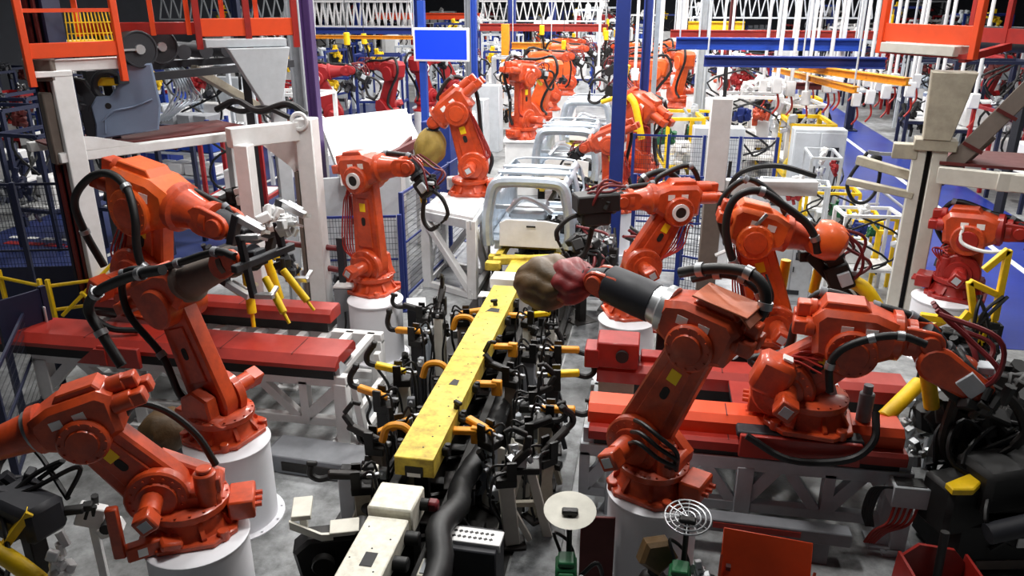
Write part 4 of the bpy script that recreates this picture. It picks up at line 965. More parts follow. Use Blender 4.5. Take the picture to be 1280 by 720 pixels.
m.bar((-.4, 0, .95), (.3, 0, .95), .16, .06); m.bar((-.4, -.05, .55), (.3, -.05, .55), .14, .05); m.build('frame', 'light_grey', t); m = MB(); clutter(m, lambda a, b, c, p: Vector((a, b, c)), None, 41, 16, ((-.4, .4), (-.2, .2), (.4, 1.1)), .16); m.build('bracket', 'bright_steel', t); m = MB(); clutter(m, lambda a, b, c, p: Vector((a, b, c)), None, 42, 12, ((-.4, .4), (-.2, .2), (.5, 1.2)), .14); m.build('fitting', 'black', t)
# guns, air cylinders and white fittings standing behind the left track
for i, (px, py, z, lab, yaw) in enumerate(((305, 375, .9, 'yellow cylinder gun stand behind the narrow red cover, left one', .5), (372, 345, 1.1, 'yellow cylinder gun stand left of the white portal post', .7))):
    p = atz(px, py, z); t = thing('cylinder_stand', lab, 'cylinder stand', (p.x, p.y, 0), yaw)
    m = MB(); m.bar((.1, 0, 0), (.1, 0, z + .1), .16, .14, .01); m.box((.1, 0, .02), (.4, .3, .04)); m.build('stand', 'light_grey', t)
    m = MB(); m.cyl((-.34, 0, z + .42), (.22, 0, z - .12), .06, seg=14, bev=.01); o = m.build('air_cylinder', 'yellow', t, label='yellow air cylinder')
    m = MB()
    for q in (.25, .6, .85): c = Vector((-.34, 0, z + .42)).lerp(Vector((.22, 0, z - .12)), q); m.cyl(c - Vector((.02, 0, -.02)), c + Vector((.02, 0, -.02)), .066, seg=14)
    m.build('clamp_band', 'black', o)
    m = MB(); m.bar((-.3, .1, z + .30), (.26, .1, z - .22), .12, .05, .01); clutter(m, lambda a, b, c, p: Vector((a, b, c)), None, 60 + i, 12, ((-.1, .4), (-.15, .2), (z - .5, z)), .13); m.build('gun_body', 'black', t)
    m = MB(); clutter(m, lambda a, b, c, p: Vector((a, b, c)), None, 70 + i, 12, ((0, .5), (-.2, .2), (z - .4, z + .1)), .12); m.build('fitting', 'white_paint', t)
# white gripper post with red hoses between the left track and the portal
p = atz(322, 330, 1.2)
t = thing('gripper_post', 'white gripper post with two dark red hoses beside the portal', 'gripper post', (p.x, p.y, 0), 0)
m = MB(); m.bar((0, 0, 0), (0, 0, 2.1), .16, .16, .01); m.box((0, 0, .02), (.5, .5, .04)); m.build('post', 'light_grey', t)
m = MB(); m.prism([(-.15, -.3), (.12, -.34), (.2, -.1), (.1, .32), (-.08, .36), (-.2, .1)], (.08, -.14, 1.45), (1, 0, 0), (0, 0, 1), (0, 1, 0), -.03, .03, .008); m.build('mount_plate', 'white_paint', t)
m = MB(); clutter(m, lambda a, b, c, p: Vector((a, b, c)), None, 80, 26, ((-.35, .35), (-.25, .2), (1.0, 2.3)), .2); m.build('fitting', 'black', t)
m = MB(); clutter(m, lambda a, b, c, p: Vector((a, b, c)), None, 81, 18, ((-.3, .3), (-.3, .2), (1.1, 2.4)), .18); m.build('bracket', 'white_paint', t)
for zz, dz in ((1.62, 0), (1.28, -.16)):
    m = MB(); m.tube([(.15, -.1, zz), (.45, -.12, zz + dz * .6), (.75, -.1, zz - .04 + dz), (1.1, -.08, zz - .06), (1.35, 0, zz - .1)], .045, 10); m.build('red_hose', 'hose_red', t, label='dark red hose')
m = MB(); m.bar((1.38, 0, 0.0), (1.38, 0, 1.7), .1, .12); clutter(m, lambda a, b, c, p: Vector((a, b, c)), None, 83, 14, ((1.25, 1.5), (-.15, .15), (.8, 1.7)), .18); m.build('hose_bracket', 'charcoal', t)

# cloth, boxes and the yellow gun frame
p = atz(208, 528, .75); t = thing('gun_cover', 'brown cloth cover bundled beside the second left robot foot', 'cloth cover', (p.x, p.y, 0), 0)
m = MB(); seg, nr = 30, 16; vs = []
for i in range(nr + 1):
    h = i / nr; b_ = .26 * math.sin(math.pi * (.08 + .84 * h)) ** .6
    for q in range(seg): a = 2 * math.pi * q / seg; k = b_ * (1 + .16 * abs(math.sin(a * 3 + 3 * h)) + .08 * math.sin(a * 7 + h * 9)); vs.append((k * math.cos(a), k * math.sin(a), .45 + .42 * h))
m.add(vs, [(i * seg + q, i * seg + (q + 1) % seg, (i + 1) * seg + (q + 1) % seg, (i + 1) * seg + q) for i in range(nr) for q in range(seg)] + [tuple(range(seg))[::-1], tuple(nr * seg + q for q in range(seg))]); m.build('cloth', 'cloth_brown', t)
m = MB(); m.bar((0, 0, 0), (0, 0, .5), .16, .16, .01); m.box((0, 0, .02), (.4, .4, .04)); m.build('stand', 'charcoal', t)
def small_box(label, px, py, z, w, d, body, top, yaw=0):
    p = atz(px, py, z); t = thing('terminal_box', label, 'terminal box', (p.x, p.y, 0), yaw)
    m = MB(); m.box((0, 0, z * .5 + .12), (w, d, z - .24), None, .01); m.box((0, 0, .06), (w * .5, d * .5, .14)); m.build('box_body', body, t); m = MB(); m.box((0, 0, z - .01), (w + .02, d + .02, .03), None, .006); m.build('lid', top, t); m = MB(); m.tube([(0, -d / 2, z * .6), (.02, -d / 2 - .1, z * .4), (-.1, -d / 2 - .05, .1)], .015, 6); m.build('cable', 'rubber', t)
small_box('grey terminal box with white lid in front of the middle left drum', 520, 378, .85, .26, .34, 'charcoal', 'white_paint', .3)
small_box('white topped terminal box left of the middle left drum', 432, 355, 1.0, .30, .26, 'mid_grey', 'white_paint', .1)
small_box('pale terminal box under the amber arch beside the beam', 612, 368, .8, .3, .2, 'mid_grey', 'white_paint', 0)
small_box('grey terminal box between the two beige locating plates', 575, 600, .45, .3, .3, 'charcoal', 'iron', .2)
Yg = 9.6
def G2(px, py, dy=0): return aty(px, py, Yg + dy)
b0 = G2(1235, 440); t = thing('bar_gun', 'yellow bar frame of a weld gun in front of the dark orange robot', 'gun frame', (0, 0, 0))
m = MB()
for a, b in (((1261, 312), (1243, 400)), ((1261, 312), (1230, 338)), ((1212, 352), (1246, 368)), ((1243, 400), (1222, 432)), ((1212, 352), (1222, 432))): m.bar(G2(*a), G2(*b), .075, .075, .008)
m.bar(G2(1150, 395, .1), G2(1202, 402, 0), .09, .09, .01); m.bar(G2(1202, 402), G2(1212, 390), .08, .08); m.bar(G2(1155, 412, .2), G2(1190, 398, .1), .06, .06); m.build('yellow_bars', 'yellow', t)
m = MB(); c_ = G2(1228, 395, .05); clutter(m, lambda a, b, c, p: c_ + Vector((a, b, c)), None, 300, 26, ((-.2, .25), (-.15, .2), (-.45, .25)), .16); m.bar((b0.x + .1, b0.y + .2, 0), (b0.x + .1, b0.y + .2, b0.z + .3), .14, .14); m.box((b0.x + .1, b0.y + .2, .02), (.4, .4, .04)); m.build('gun_body', 'black', t)
for j in range(4):
    m = MB(); rr = random.Random(j); m.tube([c_ + Vector((rr.uniform(-.2, .2), -.1, .3)), c_ + Vector((rr.uniform(-.35, .0), -.2, .1)), c_ + Vector((rr.uniform(-.3, .2), -.2, -.3)), c_ + Vector((rr.uniform(0, .3), 0, -.4))], .022, 7); m.build('gun_cable', 'rubber', t)
# guards and stations between the upright robot and the right gantry
Yg = 14.6
t = thing('machine_guard', 'yellow square guard frame left of the beige gantry post', 'guard frame', (0, 0, 0))
for a, b in (((1083, 272), (1078, 372)), ((1098, 290), (1092, 366)), ((1134, 292), (1128, 330)), ((1122, 274), (1117, 330))):
    A_, B_ = G2(*a), G2(*b); m = MB(); m.bar(A_, (A_.x, A_.y, 0), .06, .06); m.build('post', 'yellow', t)
m = MB(); m.bar(G2(1083, 272), G2(1122, 274), .07, .07); m.bar(G2(1098, 290), G2(1140, 292), .07, .07); m.bar(G2(1083, 272), G2(1098, 290), .05, .05); m.build('top_rail', 'yellow', t)
t = thing('white_railing', 'white tubular railing between the guard frame and the blue aisle', 'railing', (0, 0, 0)); Yg = 17.5
for a in ((1058, 236), (1099, 236), (1140, 268)):
    A_ = G2(*a); m = MB(); m.cyl(A_, (A_.x, A_.y, 0), .03, seg=8); m.build('post', 'white_paint', t)
m = MB(); m.cyl(G2(1058, 236), G2(1099, 236), .03, seg=8); m.cyl(G2(1099, 236), G2(1140, 268), .03, seg=8); m.cyl(G2(1062, 255), G2(1099, 255), .025, seg=8); m.build('rail', 'white_paint', t)
t = thing('cable_loop', 'black cable hanging in a loop over the blue aisle, left of the gantry', 'cable', (0, 0, 0)); Yg = 13.2
m = MB(); m.tube([G2(1085, 190), G2(1066, 215), G2(1059, 232), G2(1066, 250), G2(1080, 253), G2(1094, 240), G2(1100, 215), G2(1096, 198)], .03, 8); m.box(G2(1095, 200), (.16, .12, .14), None, .02); m.build('cable', 'rubber', t); m = MB(); m.bar(G2(1085, 190), G2(1098, 192), .06, .06); A_ = G2(1098, 192); m.bar(A_, (A_.x + .9, A_.y - .4, A_.z + .05), .05, .05); m.build('hanger', 'mid_grey', t)

t = thing('gun_bracket_plate', 'flat yellow angled plate on the black gun at lower right', 'plate', (0, 0, 0))
pts = [atz(a, b, .98) for a, b in ((1236, 565), (1279, 563), (1273, 581), (1232, 599), (1217, 614), (1191, 614), (1182, 605), (1214, 592))]
m = MB(); m.prism([(p.x, p.y) for p in pts], (0, 0, 0), (1, 0, 0), (0, 1, 0), (0, 0, 1), .93, 1.0, .012); m.build('plate_body', 'yellow', t)
m = MB(); c_ = sum(pts, Vector()) / 8; m.bar((c_.x, c_.y, .0), (c_.x, c_.y, .95), .12, .12); m.build('support', 'black', t)
for i, (px, py, z, lab, sz) in enumerate(((1205, 535, 1.05, 'black weld gun with a bright yellow cylinder beside the track end', .24), (1265, 515, 1.1, 'tangled black weld gun at the right edge under the robot wrist', .26), (1160, 455, 1.0, 'dark clamp gun behind the forearm of the crouching robot', .2))):
    p = atz(px, py, z); t = thing('weld_gun_stand', lab, 'weld gun', (p.x, p.y, 0), i * .5)
    m = MB(); m.bar((0, 0, 0), (0, 0, z), .16, .16, .01); m.box((0, 0, .02), (.45, .45, .04)); m.build('stand', 'iron', t)
    m = MB(); clutter(m, lambda a, b, c, p: Vector((a, b, c)), None, 400 + i, 30, ((-.38, .38), (-.3, .3), (z - .5, z + .3)), sz); m.build('gun_body', 'black', t)
    m = MB(); clutter(m, lambda a, b, c, p: Vector((a, b, c)), None, 410 + i, 12, ((-.4, .3), (-.35, .1), (z - .4, z + .3)), .12); m.build('fitting', 'steel', t)
    if i == 0:
        q0, q1 = atz(1106, 512, 1.25) - p, atz(1150, 476, 1.4) - p; q0.z, q1.z = 1.15, 1.38; rot = Matrix.Rotation(-i * .5, 3, 'Z')
        m = MB(); m.cyl(rot @ q0, rot @ q1, .075, seg=14, bev=.012); m.cyl(rot @ q1, rot @ (q1 + (q1 - q0) * .5), .03, seg=8); m.bar(rot @ q1, (0, 0, z), .08, .08); m.build('air_cylinder', 'yellow', t, label='bright yellow cylinder')
    for j in range(5):
        m = MB(); rr = random.Random(i * 31 + j); m.tube([(rr.uniform(-.4, .4), -.2, z + .2), (rr.uniform(-.5, .5), -.4, z + rr.uniform(0, .35)), (rr.uniform(-.5, .4), -.42, z - .2), (rr.uniform(-.3, .3), -.1, z - .55)], .024, 7); m.build('hose', 'rubber' if j % 2 else 'charcoal', t)
# ------------------------------------------------------------ left overhead gantry with conveyor, right overhead gantry, posts, portal, canopy
def wp(px, py, z): return atz(px, py, z)
zs = 2.95
A = atz(82, 192, zs); B = atz(290, 166, zs); u = (B - A).normalized(); nrm = Vector((-u.y, u.x, 0)); Lg = (B - A).length
yaw = math.atan2(u.y, u.x)
def G(a, b, z): return Vector((a, b, z))
t = thing('gantry', 'white gantry post and shelf carrying the grey door panel at upper left', 'gantry', (A.x, A.y, 0), yaw)
m = MB(); m.bar((.12, 0, 0), (.12, 0, 4.05), .26, .22, .012); m.box((.12, 0, .02), (.5, .5, .04)); m.build('post', 'white_paint', t)
m = MB(); m.bar((-.1, 0, zs - .05), (Lg + .5, 0, zs - .05), .16, .14, .01); m.bar((-.1, 1.3, zs - .05), (Lg + .5, 1.3, zs - .05), .16, .14, .01); m.build('shelf_beam', 'white_paint', t)
m = MB(); m.box((Lg * .5 + .2, .68, zs + .03), (Lg + .4, 1.2, .03)); m.build('shelf_board', 'dark_red', t, label='dark red shelf board')
m = MB(); m.bar((.3, .2, zs), (.08, .1, zs + .5), .1, .1); m.prism([(0, 0), (.9, 0), (.35, .16), (0, .22)], (.1, -.02, zs + .02), (1, 0, 0), (0, 0, 1), (0, 1, 0), -.06, .06); m.build('knee_brace', 'white_paint', t)
m = MB(); m.bar((Lg + .3, 0.6, 0), (Lg + .3, .6, zs), .2, .2, .01); m.box((Lg + .3, .6, .02), (.4, .4, .04)); m.build('post', 'white_paint', t)
m = MB(); m.box((-.08, .1, 3.3), (.14, .2, 1.0), None, .02); m.build('back_plate', 'taupe', t)
# door side panel on the shelf
p = atz(165, 175, zs + .05); loc = (p - A); a0 = loc.dot(u)
t = thing('side_panel', 'grey blue pressed car side panel hanging over the dark red shelf', 'car body panel', (p.x, p.y, zs + .05), yaw - .55)
poly = [(-.50, .02), (.40, .14), (.48, .5), (.44, 1.12), (.0, 1.10), (-.06, .82), (-.20, .66), (-.38, .66), (-.48, .52), (-.46, .25)]
m = MB(); m.prism(poly, (0, 0, 0), (1, 0, 0), (0, 0, 1), (0, 1, 0), -.03, .05, .02); m.build('outer_skin', 'panel_blue_grey', t)
m = MB(); m.tube([(-.36, -.04, .30), (-.2, -.05, .44), (.1, -.05, .50), (.38, -.045, .60)], .014, 6); m.tube([(-.34, -.04, .12), (-.3, -.05, .34), (-.18, -.05, .44)], .012, 6); m.build('swage_line', 'panel_blue_grey', t)
m = MB(); m.cyl((-.24, -.034, .52), (-.24, -.02, .52), .045, seg=16); m.build('fuel_hole', 'black', t)
m = MB(); m.prism([(-.62, .0), (-.46, .0), (-.40, .5), (-.40, .66), (-.52, .9), (-.70, .95), (-.64, .4)], (0, .06, 0), (1, 0, 0), (0, 0, 1), (0, 1, 0), -.05, .10, .02); m.ring((-.20, .05, .80), (0, 1, 0), .20, .05, 24, 8); clutter(m, lambda a, b, c, p: Vector((a, b, c)), None, 90, 12, ((-.7, -.4), (0, .2), (.1, .9)), .14); m.build('inner_reinforcement', 'charcoal', t)
m = MB(); m.box((-.22, .10, .86), (.34, .05, .12), None, .01); m.build('rubber_tag', 'yellow', t, label='yellow stop inside the panel')
# bundle of pale tubes behind the panel
t = thing('tube_bundle', 'bundle of bent pale air tubes right of the grey car panel', 'tube bundle', tuple(atz(225, 150, zs + .05)), yaw)
for k in range(7):
    m = MB(); x = -.14 + k * .05; m.tube([(x, .2, .9), (x + .05, .0, .85), (x + .12, -.1, .55), (x + .0 + .04 * k, -.1, .35), (x - .2 + .02 * k, -.1, .12 + .02 * k), (x - .38, .0, .02)], .020, 7); m.build('air_tube', 'galvanised', t)
# conveyor with motors above, on the same line
zc = 4.15
t = thing('roller_conveyor', 'dark roller conveyor with two motors over the grey car panel', 'conveyor', (A.x, A.y, 0), yaw)
a1 = 1.0
m = MB(); m.bar((.0, .0, zc), (.95, 0, zc), .16, .16, .01); m.box((.0, -.02, zc - .1), (.5, .2, .08), None, .01); m.build('side_beam', 'white_paint', t, label='white side beam')
for j, (a, b) in enumerate(((1.25, .35), (1.75, .75))):
    m = MB(); q = Vector((a, b - .35, zc + .17)); m.cyl(q, q + Vector((0, .9, 0)), .25, seg=22, bev=.02); m.build('roller', 'black', t); m = MB(); m.cyl(q + Vector((0, -.03, 0)), q, .255, seg=22); m.ring(q + Vector((0, -.03, 0)), (0, 1, 0), .25, .018); m.build('end_flange', 'charcoal', t); m = MB(); m.cyl(q + Vector((0, -.08, 0)), q + Vector((0, -.03, 0)), .07, seg=10); m.box(q + Vector((-.1, -.06, 0)), (.3, .03, .03)); m.build('shaft_end', 'bright_steel', t)
for k in range(5):
    m = MB(); q = Vector((2.3 + k * .38, .8, zc + .05)); m.cyl(q, q + Vector((0, 1.2, 0)), .12, seg=14); m.build('roller', 'charcoal', t)
m = MB(); m.bar((.9, .1, zc - .25), (4.4, 1.0, zc - .25), .1, .12); m.bar((.9, 1.6, zc - .2), (4.4, 2.0, zc - .2), .1, .12); m.build('side_beam', 'charcoal', t)
for a in (1.0, 4.2):
    m = MB(); m.bar((a, 1.4, 0), (a, 1.4, zc - .2), .16, .16); m.build('leg', 'charcoal', t)
m = MB(); m.bar((2.6, 1.2, zc - .25), (4.1, 1.6, zs + .05), .16, .14, .01); m.build('chute_arm', 'beige_grey', t, label='pale slanting arm')
t = thing('guard_rail', 'bright orange guard railing on the gantry at upper left', 'guard rail', (A.x, A.y, 0), yaw)
m = MB(); m.box((.32, -.16, zc + .21), (1.25, .04, .20), None, .008); m.build('toe_board', 'guard_orange', t)
for a in (-.28, .92):
    m = MB(); m.bar((a, -.16, zc - .25), (a, -.16, zc + 1.25), .09, .09, .008); m.build('upright', 'guard_orange', t)
m = MB(); m.bar((-.28, -.16, zc + .72), (.92, -.16, zc + .72), .03, .05); m.bar((-.28, -.16, zc + 1.2), (.92, -.16, zc + 1.2), .05, .05); m.build('hand_rail', 'guard_orange', t)
t = thing('basket', 'yellow wire basket on the gantry behind the orange railing', 'basket', tuple(G(A.x, A.y, 0) + u * .75 + nrm * .55 + Vector((0, 0, zc + .15))), yaw)
m = MB(); m.box((0, 0, .08), (.72, .5, .14), None, .02); m.build('tray', 'yellow', t)
m = MB()
for k in range(13): m.bar((-.33 + k * .055, -.23, .15), (-.30 + k * .05, -.20, .55), .016)
for z in (.25, .4, .55): m.bar((-.33, -.22, z), (.33, -.22, z), .016)
m.build('wire_side', 'yellow', t)
t = thing('guard_rail', 'dark orange guard railing further back on the left gantry', 'guard rail', tuple(atz(312, 56, 4.35)), yaw - .35)
m = MB(); m.box((0, 0, .26), (1.5, .05, .26), None, .01); m.build('toe_board', 'guard_orange', t)
m = MB(); m.box((-.05, .1, .03), (1.2, .4, .12), None, .01); m.build('white_beam', 'light_grey', t, label='pale beam under the toe board')
for a in (-.72, 0, .72):
    m = MB(); m.bar((a, 0, -.05), (a, 0, 1.2), .09, .09); m.build('upright', 'robot_red', t)
m = MB(); m.bar((-.75, 0, .8), (.75, 0, .8), .05, .05); m.build('hand_rail', 'robot_red', t)
m = MB(); m.bar((.35, .1, -.05), (.35, .1, -4.35), .22, .2, .01); m.prism([(-.5, 0), (.42, 0), (.2, -.95), (-.02, -.95)], (.15, 0, -.04), (1, 0, 0), (0, 0, 1), (0, 1, 0), -.2, .2, .01); m.build('bracket_leg', 'light_grey', t, label='pale bracket and leg')
t = thing('guard_rail', 'slim orange railing in the middle of the left gantry, behind the motors', 'guard rail', tuple(atz(215, 44, 4.5)), yaw - .45)
m = MB(); m.box((0, 0, .1), (2.6, .05, .18), None, .01); m.bar((-1.3, 0, .62), (1.3, 0, .62), .05, .05); m.build('toe_board', 'robot_red', t)
for a in (-1.25, -.75, -.25, .25, .75, 1.25):
    m = MB(); m.bar((a, 0, 0), (a, 0, 1.1), .07, .07); m.build('upright', 'guard_orange', t)
m = MB(); m.bar((-1, .1, .05), (-1, .1, -4.5), .12, .12); m.bar((1, .1, .05), (1, .1, -4.5), .12, .12); m.build('leg', 'charcoal', t)
# dark column and blue fence at far left
t = thing('building_column', 'dark blue steel column at the upper left corner', 'column', (-8.32, 10, 0))
m = MB(); m.box((-.16, 0, 3.2), (.04, .34, 6.4)); m.box((.16, 0, 3.2), (.04, .34, 6.4)); m.box((0, 0, 3.2), (.30, .05, 6.4)); m.build('shaft', 'navy', t)
m = MB(); m.box((0, 0, .02), (.7, .6, .04)); m.box((0, 0, .14), (.46, .42, .2), None, .02); m.build('foot_plate', 'navy', t)
m = MB(); m.bar((-.05, -.2, .3), (-.05, -.2, 6.3), .05, .05); m.bar((.07, -.2, .3), (.07, -.2, 6.3), .04, .04); m.build('conduit', 'dark_red', t); m = MB(); m.box((0, -.22, 4.1), (.46, .12, .30), None, .02); m.build('clamp_box', 'taupe', t)
# mesh fences
def mesh_material():
    m = bpy.data.materials.new('wire_mesh'); m.use_nodes = True; nt = m.node_tree; b = nt.nodes['Principled BSDF']
    b.inputs['Base Color'].default_value = (*lin((.16, .18, .24)), 1); b.inputs['Roughness'].default_value = .5
    tc = nt.nodes.new('ShaderNodeTexCoord'); sp = nt.nodes.new('ShaderNodeSeparateXYZ'); nt.links.new(tc.outputs['Object'], sp.inputs[0]); last = []
    for ax, per, th in (('X', .05, .11), ('Z', .10, .06)):
        a = nt.nodes.new('ShaderNodeMath'); a.operation = 'DIVIDE'; a.inputs[1].default_value = per; nt.links.new(sp.outputs[ax], a.inputs[0])
        f = nt.nodes.new('ShaderNodeMath'); f.operation = 'FRACT'; nt.links.new(a.outputs[0], f.inputs[0])
        l = nt.nodes.new('ShaderNodeMath'); l.operation = 'LESS_THAN'; l.inputs[1].default_value = th; nt.links.new(f.outputs[0], l.inputs[0]); last.append(l)
    mx = nt.nodes.new('ShaderNodeMath'); mx.operation = 'MAXIMUM'; nt.links.new(last[0].outputs[0], mx.inputs[0]); nt.links.new(last[1].outputs[0], mx.inputs[1])
    nt.links.new(mx.outputs[0], b.inputs['Alpha']); MATS['wire_mesh'] = m
mesh_material()
def fence(label, p0, p1, n, h=2.0, post='blue_steel', group=None, board=0.0, midrail=True):
    p0, p1 = Vector((p0[0], p0[1], 0)), Vector((p1[0], p1[1], 0)); d = p1 - p0; L = d.length
    t = thing('mesh_fence', label, 'fence', p0, math.atan2(d.y, d.x), group)
    for k in range(n + 1):
        m = MB(); m.bar((L * k / n, 0, 0), (L * k / n, 0, h), .07, .07); m.box((L * k / n, 0, .01), (.18, .18, .02)); m.build('post', post, t)
    for k in range(n):
        a, b = L * k / n + .05, L * (k + 1) / n - .05
        m = MB(); m.bar((a, 0, h - .03), (b, 0, h - .03), .03, .04); m.bar((a, 0, .15), (b, 0, .15), .03, .04)
        if midrail: m.bar((a, 0, h * .55), (b, 0, h * .55), .025, .03)
        f = m.build('panel_frame', post, t)
        m = MB(); m.box(((a + b) / 2, 0, (h + .12) / 2), (b - a, .006, h - .16)); m.build('mesh', 'wire_mesh', f)
        if board: m = MB(); m.box(((a + b) / 2, 0, .15 + board / 2), (b - a, .012, board)); m.build('lower_board', 'navy', f)
    return t
fence('tall dark blue mesh fence along the left edge of the cell', (-12.3, 9.4), (-8.6, 10.4), 4, 2.4, 'navy', board=.9)
fence('low dark blue fence panel by the left truss end', atz(2, 520, .9).xy, atz(40, 425, .9).xy, 1, 1.35, 'navy')
t = thing('fence_door', 'tilted dark blue fence door leaf beside the left track end', 'fence door', tuple(atz(30, 520, 0)), 1.2)
m = MB(); m.bar((0, 0, 0), (0, 0, 1.6), .07, .07); m.bar((.55, 0, 0), (.55, 0, 1.6), .07, .07); m.box((.28, 0, 1.25), (.5, .03, .65), None, .006); m.bar((0, 0, .1), (.55, 0, .1), .05, .05); m.build('frame', 'navy', t); m = MB(); m.box((.5, -.05, 1.1), (.03, .04, .5), None, .008); m.build('handle', 'bright_steel', t)
# yellow railing behind the left track
t = thing('safety_railing', 'yellow tubular railing behind the left end of the red track', 'railing', (0, 0, 0))
rp = [aty(12, 372, 9.7), aty(60, 392, 9.5), aty(70, 392, 9.5), aty(140, 352, 9.7)]
for i, q in enumerate((aty(12, 395, 9.75), aty(58, 392, 9.5), aty(68, 392, 9.5), aty(128, 368, 9.8))):
    m = MB(); m.bar((q.x, q.y, 0), (q.x, q.y, 1.12), .06, .06, .008); m.build('post', 'yellow', t)
q0, q1, q2 = aty(12, 395, 9.75), aty(63, 392, 9.5), aty(150, 350, 9.9)
for z in (.62, 1.0):
    m = MB(); m.cyl((q0.x, q0.y, z), (q1.x, q1.y, z), .028, seg=8); m.build('rail', 'yellow', t); m = MB(); m.cyl((q1.x, q1.y, z), (q2.x, q2.y, z + .08), .028, seg=8); m.build('rail', 'yellow', t)
m = MB(); m.cyl((q1.x + .2, q1.y, .55), (q2.x, q2.y, 1.35), .028, seg=8); m.cyl((q1.x + .6, q1.y, .95), (q2.x - .2, q2.y, .3), .028, seg=8); m.build('brace', 'yellow', t)
# white portal
Pb = aty(408, 430, 10.4); 
t = thing('portal_frame', 'white portal frame with thick post left of the middle robot', 'portal frame', (Pb.x, Pb.y, 0))
m = MB(); m.bar((0, 0, 0), (0, 0, 3.45), .26, .26, .015); m.box((0, 0, .02), (.6, .5, .04)); m.build('post', 'white_paint', t); m = MB(); m.bar((-.17, -.02, .02), (-.17, -.02, 2.7), .05, .22); m.build('edge_channel', 'taupe', t)
e = atz(285, 166, 3.35) - Vector((Pb.x, Pb.y, 0)); e.z = 3.28
m = MB(); m.bar((0, .1, 3.28), tuple(e), .2, .26, .01); m.build('top_beam', 'white_paint', t)
m = MB(); m.prism([(0, 3.2), (-.9, 3.2), (-.3, 2.75), (0, 2.2)], (0, .05, 0), (1, 0, 0), (0, 0, 1), (0, 1, 0), -.06, .06); m.build('gusset', 'white_paint', t)
m = MB(); m.bar((e.x + .2, e.y, 0), (e.x + .2, e.y, 3.2), .2, .2, .01); m.build('post', 'white_paint', t)
m = MB(); m.tube([(.0, 0, 3.5), (-.3, .1, 3.62), (-.8, .2, 3.5), (-1.3, .5, 3.6), (-1.7, .6, 3.45)], .05, 8); m.tube([(-.2, -.05, 3.45), (-.7, .2, 3.55), (-1.2, .4, 3.46), (-1.7, .8, 3.5)], .04, 8); m.build('cable_run', 'rubber', t)
m = MB(); m.ring((-.04, -.14, 3.42), (0, 1, 0), .11, .03, 20, 6); m.build('lifting_eye', 'white_paint', t)
# white translucent canopy behind the portal
cz = 2.2
c = [atz(402, 152, cz), atz(505, 140, cz), atz(522, 178, cz), atz(430, 226, cz)]
t = thing('canopy', 'white sheet canopy roof behind the white portal', 'canopy', (0, 0, 0))
m = MB(); ctr = sum(c, Vector()) / 4
vs = [p for p in c] + [p - Vector((0, 0, .05)) for p in c]
m.add(vs, [(0, 1, 2, 3), (7, 6, 5, 4), (0, 4, 5, 1), (1, 5, 6, 2), (2, 6, 7, 3), (3, 7, 4, 0)]); o = m.build('roof_sheet', 'white_paint', t)
for i in range(4):
    m = MB(); m.bar(c[i], c[(i + 1) % 4], .1, .16); m.build('edge_beam', 'white_paint' if i != 2 else 'dark_red', t); 
for i in range(4):
    if i == 3: continue
    m = MB(); m.bar((c[i].x, c[i].y, 0), (c[i].x, c[i].y, cz), .14, .14); m.build('post', 'white_paint', t)
m = MB(); m.bar(c[2] - Vector((.1, .1, .1)), c[3] - Vector((-.1, 0, .5)), .05, .5); m.build('side_board', 'dark_red', t, label='dark red side board')
t = thing('wall_panel', 'pale grey standing panel under the canopy, left of the blue fence', 'panel', (-4.9, 12.4, 0), .5)
m = MB(); m.box((0, 0, 1.1), (1.6, .06, 2.2), None, .01); m.build('sheet', 'light_grey', t)
for x in (-.8, .8): m = MB(); m.bar((x, 0, 0), (x, 0, 2.25), .08, .08); m.build('post', 'white_paint', t)
# fences round the middle robots
fence('blue mesh fence right of the portal post behind the middle robot', (-5.2, 11.6), (-4.0, 11.9), 2, 1.7)
fence('blue mesh fence between the canopy and the white lattice stand', (-4.05, 12.2), (-3.75, 17.4), 4, 2.0)
fence('blue mesh fence across the cell right of the blue pillar', (-.4, 18.4), (2.8, 18.4), 4, 2.1)
fence('blue mesh fence behind the robot with the black hose ring', (.55, 12.4), (.95, 12.2), 1, 2.0)
fence('blue mesh fence panels between the blue pillar and the brown post', (-.25, 14.4), (1.15, 14.4), 3, 2.0)
# pillar, posts
p = aty(775, 110, 14.0); t = thing('building_column', 'dark blue square pillar in the middle of the picture', 'column', (p.x, 14.0, 0))
m = MB(); m.box((0, 0, 3.3), (.24, .24, 6.6), None, .012); m.build('shaft', 'blue_steel', t); m = MB(); m.box((0, 0, .02), (.6, .6, .04)); m.build('foot_plate', 'blue_steel', t)
p = aty(893, 230, 12.0); t = thing('corner_post', 'two-tone post, white above and brown below, beside the upright robot', 'post', (p.x, 12.0, 0))
m = MB(); m.box((0, 0, 1.15), (.28, .24, 2.3), None, .01); m.box((0, 0, .02), (.55, .5, .04)); m.build('lower_shaft', 'taupe', t, label='brown lower shaft'); m = MB(); m.box((0, 0, 2.98), (.30, .26, 1.36), None, .01); m.build('upper_shaft', 'white_paint', t, label='white upper shaft')
m = MB(); m.bar((0, 0, 2.35), (1.5, .15, 2.35), .2, .22, .01); m.build('side_arm', 'white_paint', t)
m = MB(); m.tube([(.15, -.2, 2.1), (.3, -.3, 2.6), (.8, -.3, 2.75), (1.4, -.2, 2.6)], .04, 8); m.build('cable_run', 'rubber', t)
m = MB(); m.tube([(.1, -.15, 1.3), (.45, -.2, 1.5), (.5, -.2, 1.5)], .03, 6); m.build('bracket', 'white_paint', t)
